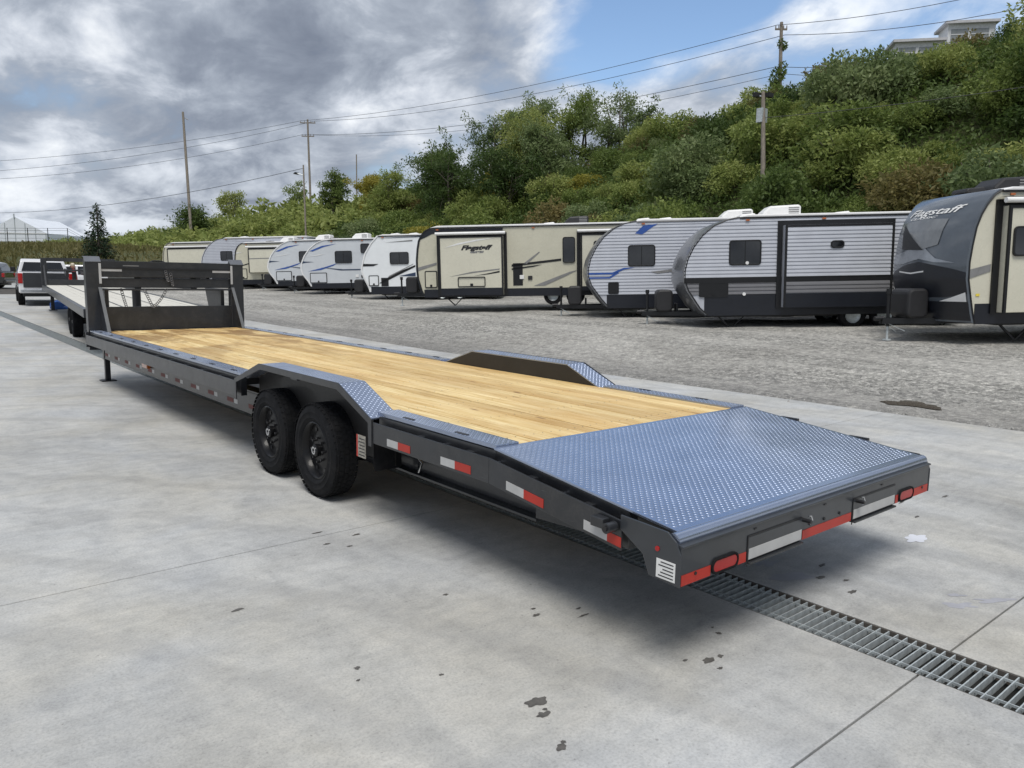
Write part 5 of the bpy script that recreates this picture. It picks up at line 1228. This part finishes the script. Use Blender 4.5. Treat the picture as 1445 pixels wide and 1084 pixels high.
#@@PART3@@
# ------------------------------------------------------------------ second gooseneck trailer, hitched to the white pickup
mWOODG = M('weathered_deck_wood', (0.62, 0.60, 0.54), .7, var=.12, scale=5)
T2 = thing('flatbed_trailer', 'second gooseneck flatbed with pale weathered deck, seen through the headboard', 'trailer', (.80, 15.7, apron_z(15.7)), R(-6.5))
T2.rotation_euler = (R(.6), 0, R(-6.5))
D2, L2_, W2 = .95, 17.0, 1.29
for i in range(13):
    w_ = 2 * (W2 - .10) / 13; x = -W2 + .10 + w_ * (i + .5)
    MB().box(x - w_ / 2 + .004, x + w_ / 2 - .004, .15, L2_, D2 - .05, D2 + (.004 if i % 4 == 0 else 0)).build('plank', mWOODG, T2)
for k in (.33, -.45): MB().box(k - .02, k + .02, .15, L2_, D2 + .0045, D2 + .007).build('deck_strap_rail', mPAINT, T2)
for s in (-1, 1):
    x0, x1 = sorted((s * (W2 - .09), s * W2)); MB().box(x0, x1, 0, L2_ + .1, D2 - .17, D2 + .012).build('side_rail', mPAINT, T2, bev=.006)
    x0, x1 = sorted((s * .5, s * .62)); MB().box(x0, x1, .3, L2_, .50, D2 - .06).build('main_beam', mBLACK, T2)
    x0, x1 = sorted((s * (W2 - .20), s * W2)); MB().box(x0, x1, L2_, L2_ + .14, D2 - .2, D2 + 1.05).build('headboard_post', mPAINT, T2, bev=.01)
    MB().bar((s * (W2 - .1), L2_ - .8, D2), (s * (W2 - .1), L2_, D2 + .75), .05, .07).build('post_brace', mPAINT, T2)
    lg = MB().box(s * 1.0 - .06, s * 1.0 + .06, L2_ - .6, L2_ - .48, .03, D2 - .1).build('landing_leg', mBLACK, T2); MB().box(s * 1.0 - .14, s * 1.0 + .14, L2_ - .7, L2_ - .38, .005, .03).build('leg_foot', mBLACK, lg)
MB().box(-W2 + .1, W2 - .1, -.02, .13, D2 - .17, D2 + .02).build('rear_bumper', mPAINT, T2, bev=.006)
for z0, z1 in ((D2 + .92, D2 + 1.06), (D2 + .55, D2 + .62), (D2, D2 + .22)): MB().box(-W2 + .2, W2 - .2, L2_ + .03, L2_ + .11, z0, z1).build('headboard_beam', mPAINT, T2)
for s in (-1, 1): MB().bar((s * .4, L2_ + .1, D2 + .45), (s * .3, L2_ + 2.6, D2 + .5), .1, .25).build('neck_beam', mBLACK, T2)
MB().tube([(0, L2_ + 2.5, .85), (0, L2_ + 2.5, D2 + .5)], .08, 12).build('coupler_post', mBLACK, T2)
for yw in (4.6, 5.55):
    for s in (-1, 1): make_wheel(T2, s * 1.08, yw, s, .385, .23)
    MB().tube([(-1, yw, .385), (1, yw, .385)], .06, 10).build('axle', mBLACK, T2)

# ------------------------------------------------------------------ vehicles
mCARW = M('white_car_paint', (.74, .75, .77), .2, var=.03, coat=.8); mCARK = M('black_car_paint', (.010, .011, .013), .16, coat=1); mCARG = M('grey_car_paint', (.06, .065, .075), .2, coat=.8)
mHEADL = M('clear_lamp', (.6, .62, .64), .12, coat=1)
def arch_poly(L_, z0, zs, wheels, wr, hood):
    """side outline of a car body from rear (0) to front (L_) with round wheel arches"""
    pts = [(0, z0)]
    for wx in wheels:
        for a in range(180, -1, -20): pts.append((wx + wr * math.cos(R(a)), max(z0, z0 + .02 + wr * .92 * math.sin(R(a)))))
    pts += [(L_, z0)]
    return pts + hood
def vehicle(name, label, cat, loc, rz, kind, paint, group=None):
    t = thing(name, label, cat, loc, rz, group)
    # local: +Y forward, X right, built as (y,z) outlines extruded along x
    if kind == 'pickup':
        L_, w = 6.1, 1.0; wy = (1.25, 4.95); wr = .43
        body = arch_poly(L_, .55, 1.4, wy, wr, [(L_ + .02, .75), (L_ - .02, 1.22), (L_ - .25, 1.34), (4.55, 1.42), (0.0, 1.42), (-.03, 1.0)])
        cab = [(1.95, 1.40), (2.05, 1.9), (2.35, 2.0), (3.7, 2.0), (4.0, 1.93), (4.75, 1.40)]; win = [((2.25, 1.46), (2.33, 1.88), (3.0, 1.90), (3.0, 1.46)), ((3.12, 1.46), (3.12, 1.90), (3.72, 1.88), (4.3, 1.46))]
    else:
        L_, w = 4.7, .92; wy = (.95, 3.75); wr = .36
        top = 1.68 if kind == 'suv' else 1.46
        body = arch_poly(L_, .32, 1.0, wy, wr, [(L_ + .03, .5), (L_, .78), (L_ - .2, .92), (3.5, 1.02), (.05, 1.06), (-.04, .7)])
        cab = [(.12, 1.04), (.38 if kind == 'suv' else .75, top - .08), (.8 if kind == 'suv' else 1.3, top), (2.3, top), (2.6, top - .05), (3.55, 1.01)]; win = [((.42, 1.10), (.6 if kind == 'suv' else .95, top - .12), (1.7, top - .09), (1.7, 1.10)), ((1.82, 1.10), (1.82, top - .09), (2.45, top - .12), (3.15, 1.10))]
    MB().prism(body, 'x', -w, w).build('body', paint, t, bev=.05)
    n = len(cab); c = sum(p[0] for p in cab) / n; tp = max(p[1] for p in cab); bt = min(p[1] for p in cab); vs = []
    for s in (-1, 1):
        for (y_, z_) in cab: vs.append((s * (w - .03 - .17 * (z_ - bt) / (tp - bt)), y_, z_))
    MB().add(vs, [tuple(range(n))[::-1], tuple(range(n, 2 * n))] + [(i, (i + 1) % n, n + (i + 1) % n, n + i) for i in range(n)]).build('cabin', paint, t, bev=.04)
    for q in win:
        for s in (-1, 1):
            vs = [(s * (w - .022 - .17 * (z_ - bt) / (tp - bt) + .0), y_, z_) for y_, z_ in q]; vs2 = [(v[0] + s * .006, v[1], v[2]) for v in vs]
            MB().add(vs + vs2, [(0, 1, 2, 3), (4, 5, 6, 7), (0, 1, 5, 4), (1, 2, 6, 5), (2, 3, 7, 6), (3, 0, 4, 7)]).build('side_window', mGLASS, t)
    (ya, za), (yb, zb_) = cab[0], cab[1]; sl2 = Vector((0, yb - ya, zb_ - za)); nrm = Vector((0, -(zb_ - za), yb - ya)).normalized()
    P = [Vector((x, ya, za)) + sl2 * f + nrm * .012 for f, x in ((.12, -w + .18), (.12, w - .18), (.9, w - .3), (.9, -w + .3))]
    MB().add(P + [p + nrm * .006 for p in P], [(0, 1, 2, 3), (4, 5, 6, 7), (0, 1, 5, 4), (1, 2, 6, 5), (2, 3, 7, 6), (3, 0, 4, 7)]).build('rear_window', mGLASS, t)
    (ya, za), (yb, zb_) = cab[-1], cab[-2]; sl2 = Vector((0, yb - ya, zb_ - za)); nrm = Vector((0, (zb_ - za), -(yb - ya))).normalized()
    P = [Vector((x, ya, za)) + sl2 * f + nrm * .012 for f, x in ((.1, -w + .18), (.1, w - .18), (.92, w - .3), (.92, -w + .3))]
    MB().add(P + [p + nrm * .006 for p in P], [(0, 1, 2, 3), (4, 5, 6, 7), (0, 1, 5, 4), (1, 2, 6, 5), (2, 3, 7, 6), (3, 0, 4, 7)]).build('windscreen', mGLASS, t)
    for s in (-1, 1):
        x0, x1 = sorted((s * (w - .16), s * (w + .004)))
        MB().box(x0, x1, -.055, .10, .95 if kind == 'pickup' else .72, 1.38 if kind == 'pickup' else .98).build('tail_light', mREDL, t, bev=.02)
        x0, x1 = sorted((s * (w - .42), s * (w - .02))); MB().box(x0, x1, L_ - .16, L_ + .025, .95 if kind == 'pickup' else .66, 1.15 if kind == 'pickup' else .80).build('headlight', mHEADL, t, bev=.02)
        MB().box(*sorted((s * w, s * (w + .2))), 3.95 if kind == 'pickup' else 3.0, 4.1 if kind == 'pickup' else 3.12, 1.42 if kind == 'pickup' else 1.02, 1.64 if kind == 'pickup' else 1.16).build('wing_mirror', mTRIM, t, bev=.02)
    for yw in wy:
        for s in (-1, 1): make_wheel(t, s * (w - .10), yw, s, .40 if kind == 'pickup' else .34, .25 if kind == 'pickup' else .21)
    MB().box(-w + .06, w - .06, -.12, .05, .55 if kind == 'pickup' else .38, .72 if kind == 'pickup' else .56).build('rear_bumper', mCHROME if kind == 'pickup' else paint, t, bev=.03)
    if kind == 'pickup':
        MB().box(-w + .17, w - .17, -.045, -.031, .78, 1.40).build('tailgate', M('tailgate_dark', (.03, .032, .036), .3, coat=.3), t, bev=.01)
        MB().box(-w + .10, w - .10, .1, 1.9, 1.4205, 1.43).build('bed_opening', mTRIM, t)
    MB().box(-w + .15, w - .15, .2, L_ - .2, .22 if kind != 'pickup' else .40, .34 if kind != 'pickup' else .57).build('underbody', mTRIM, t)
    return t
vehicle('pickup_truck', 'white pickup truck with red tail light, beside the far flatbed', 'truck', (2.1, 35.9, apron_z(35.9)), R(-6.5), 'pickup', mCARW)
vehicle('parked_car', 'black car cut off by the left edge of the picture', 'car', (3.4, 56.6, apron_z(56.6)), R(62), 'suv', mCARK, 'cars parked behind the pickup')
vehicle('parked_car', 'white car seen through the second headboard', 'car', (8.2, 52.0, apron_z(52)), R(75), 'suv', mCARW, 'cars parked behind the pickup')
vehicle('parked_car', 'dark car parked higher up on the far left bank', 'car', (10.5, 122.0, far_z(10.5, 122)), R(65), 'sedan', mCARG)
# blue bundle under the second trailer, standing in for a likely kneeling person's jeans
rs_ = np.random.RandomState(2); bmm = bmesh.new(); bmesh.ops.create_icosphere(bmm, subdivisions=3, radius=1)
for v in bmm.verts:
    k = 1 + .22 * math.sin(5 * v.co.x + 2) * math.cos(4 * v.co.y) + .12 * math.sin(9 * v.co.y + 3 * v.co.z) + rs_.uniform(-.04, .04)
    v.co = Vector((v.co.x * .55 * k, v.co.y * .32 * k, max(0, v.co.z + .35) * .30 * k))
me = bpy.data.meshes.new('blue_bundle'); bmm.to_mesh(me); bmm.free(); me.materials.append(M('blue_cloth', (.03, .10, .34), .5, var=.25, scale=9))
tag(link('blue_bundle', me, smooth=True, loc=(2.30, 33.4, apron_z(33.4) + .002)), 'crumpled blue bundle on the concrete below the second trailer deck', 'cloth_bundle')

# ------------------------------------------------------------------ person standing behind the second headboard
PX, PY = 3.65, 38.4
per = thing('person', 'person in tan cap and red shirt standing behind the second headboard', 'person', (PX, PY, apron_z(PY)), R(75))
mSKIN = M('skin', (.50, .30, .21), .55, var=.06); mRSH = M('red_shirt', (.30, .03, .035), .8, var=.15); mTRO = M('dark_trousers', (.03, .035, .05), .85, var=.2); mCAPT = M('tan_cap', (.62, .55, .42), .8, var=.08)
def skin2(name, pts, edges, rad, mat, parent, root=0):
    bm = bmesh.new(); ly = bm.verts.layers.skin.verify(); vv = []
    for i, (p, r_) in enumerate(zip(pts, rad)):
        v = bm.verts.new(p); v[ly].radius = (r_, r_); v[ly].use_root = (i == root); vv.append(v)
    for a, b in edges: bm.edges.new((vv[a], vv[b]))
    me = bpy.data.meshes.new(name); bm.to_mesh(me); bm.free(); me.materials.append(mat); o = link(name, me, parent)
    sk = o.modifiers.new('skin', 'SKIN'); sk.use_smooth_shade = True; sb = o.modifiers.new('sub', 'SUBSURF'); sb.levels = 1; sb.render_levels = 2
    return o
# local: +Y is where the person faces; feet at z=0
pts = [(0, 0, .95), (0, .01, 1.18), (0, .01, 1.40), (0, .02, 1.50), (0, .03, 1.58), (-.19, .0, 1.43), (-.25, .03, 1.16), (-.24, .16, .95), (-.23, .22, .90), (.19, .0, 1.43), (.25, .03, 1.16), (.24, .16, .95), (.23, .22, .90), (-.10, .0, .88), (-.11, .02, .48), (-.12, -.02, .09), (-.12, .10, .04), (.10, .0, .88), (.11, .05, .48), (.12, .0, .09), (.12, .12, .04)]
rad = [.15, .14, .15, .07, .055, .075, .048, .036, .042, .075, .048, .036, .042, .095, .07, .05, .042, .095, .07, .05, .042]
edg = [(0, 1), (1, 2), (2, 3), (3, 4), (2, 5), (5, 6), (6, 7), (7, 8), (2, 9), (9, 10), (10, 11), (11, 12), (0, 13), (13, 14), (14, 15), (15, 16), (0, 17), (17, 18), (18, 19), (19, 20)]
skin2('body', pts, edg, rad, mRSH, per)
skin2('trousers', [(0, 0, .92), (-.10, 0, .86), (-.11, .02, .48), (-.12, -.02, .10), (.10, 0, .86), (.11, .05, .48), (.12, .0, .10)], [(0, 1), (1, 2), (2, 3), (0, 4), (4, 5), (5, 6)], [.158, .105, .082, .066, .105, .082, .066], mTRO, per)
bmm = bmesh.new(); bmesh.ops.create_uvsphere(bmm, u_segments=20, v_segments=14, radius=1)
for v in bmm.verts:
    x, y, z = v.co; v.co = Vector((x * .078 * (1 - .18 * max(0, -z)), y * .098 + (.012 if z < -.2 and y > 0 else 0), z * .118))
    if y > .75 and -.25 < z < .15 and abs(x) < .25: v.co.y += .018
me = bpy.data.meshes.new('head'); bmm.to_mesh(me); bmm.free(); me.materials.append(mSKIN); hd = link('head', me, per, True, loc=(0, .05, 1.69))
for s in (-1, 1):
    MB().lathe([(.0005, .098), (.010, .096), (.0105, .09)], 'y', (s * .03, 0, .01), 8).build('eye', mINK, hd)
    MB().tube([(s * .078, -.01, .02), (s * .088, -.02, -.02)], .014, 6).build('ear', mSKIN, hd, smooth=True)
MB().box(-.025, .025, .088, .099, -.058, -.050).build('mouth', M('lips', (.32, .13, .11), .6), hd)
MB().lathe([(.088, .02), (.092, .06), (.078, .115), (.04, .14), (.0005, .145)], 'z', (0, 0, 0), 18).build('cap', mCAPT, hd, smooth=True)
MB().prism([(-.075, .06), (.075, .06), (.065, .16), (.03, .19), (-.03, .19), (-.065, .16)], 'z', .025, .038).build('cap_brim', mCAPT, hd, bev=.004)
for s in (-1, 1):
    for k in range(4): MB().tube([(s * .23, .235 + .0 * k, .90 - .018 * (k - 1.5)), (s * .225, .285, .885 - .019 * (k - 1.5)), (s * .205, .31 - .006 * abs(k - 1), .865 - .019 * (k - 1.5))], [.010, .009, .007], 6).build('finger', mSKIN, per, smooth=True)
    MB().tube([(s * .215, .20, .92), (s * .195, .235, .925), (s * .185, .265, .91)], [.011, .010, .008], 6).build('thumb', mSKIN, per, smooth=True)
    MB().prism([(-.10, .0), (.19, .0), (.19, .045), (.07, .09), (-.09, .10)], 'x', s * .12 - .048, s * .12 + .048).build('shoe', mTRIM, per, bev=.015)
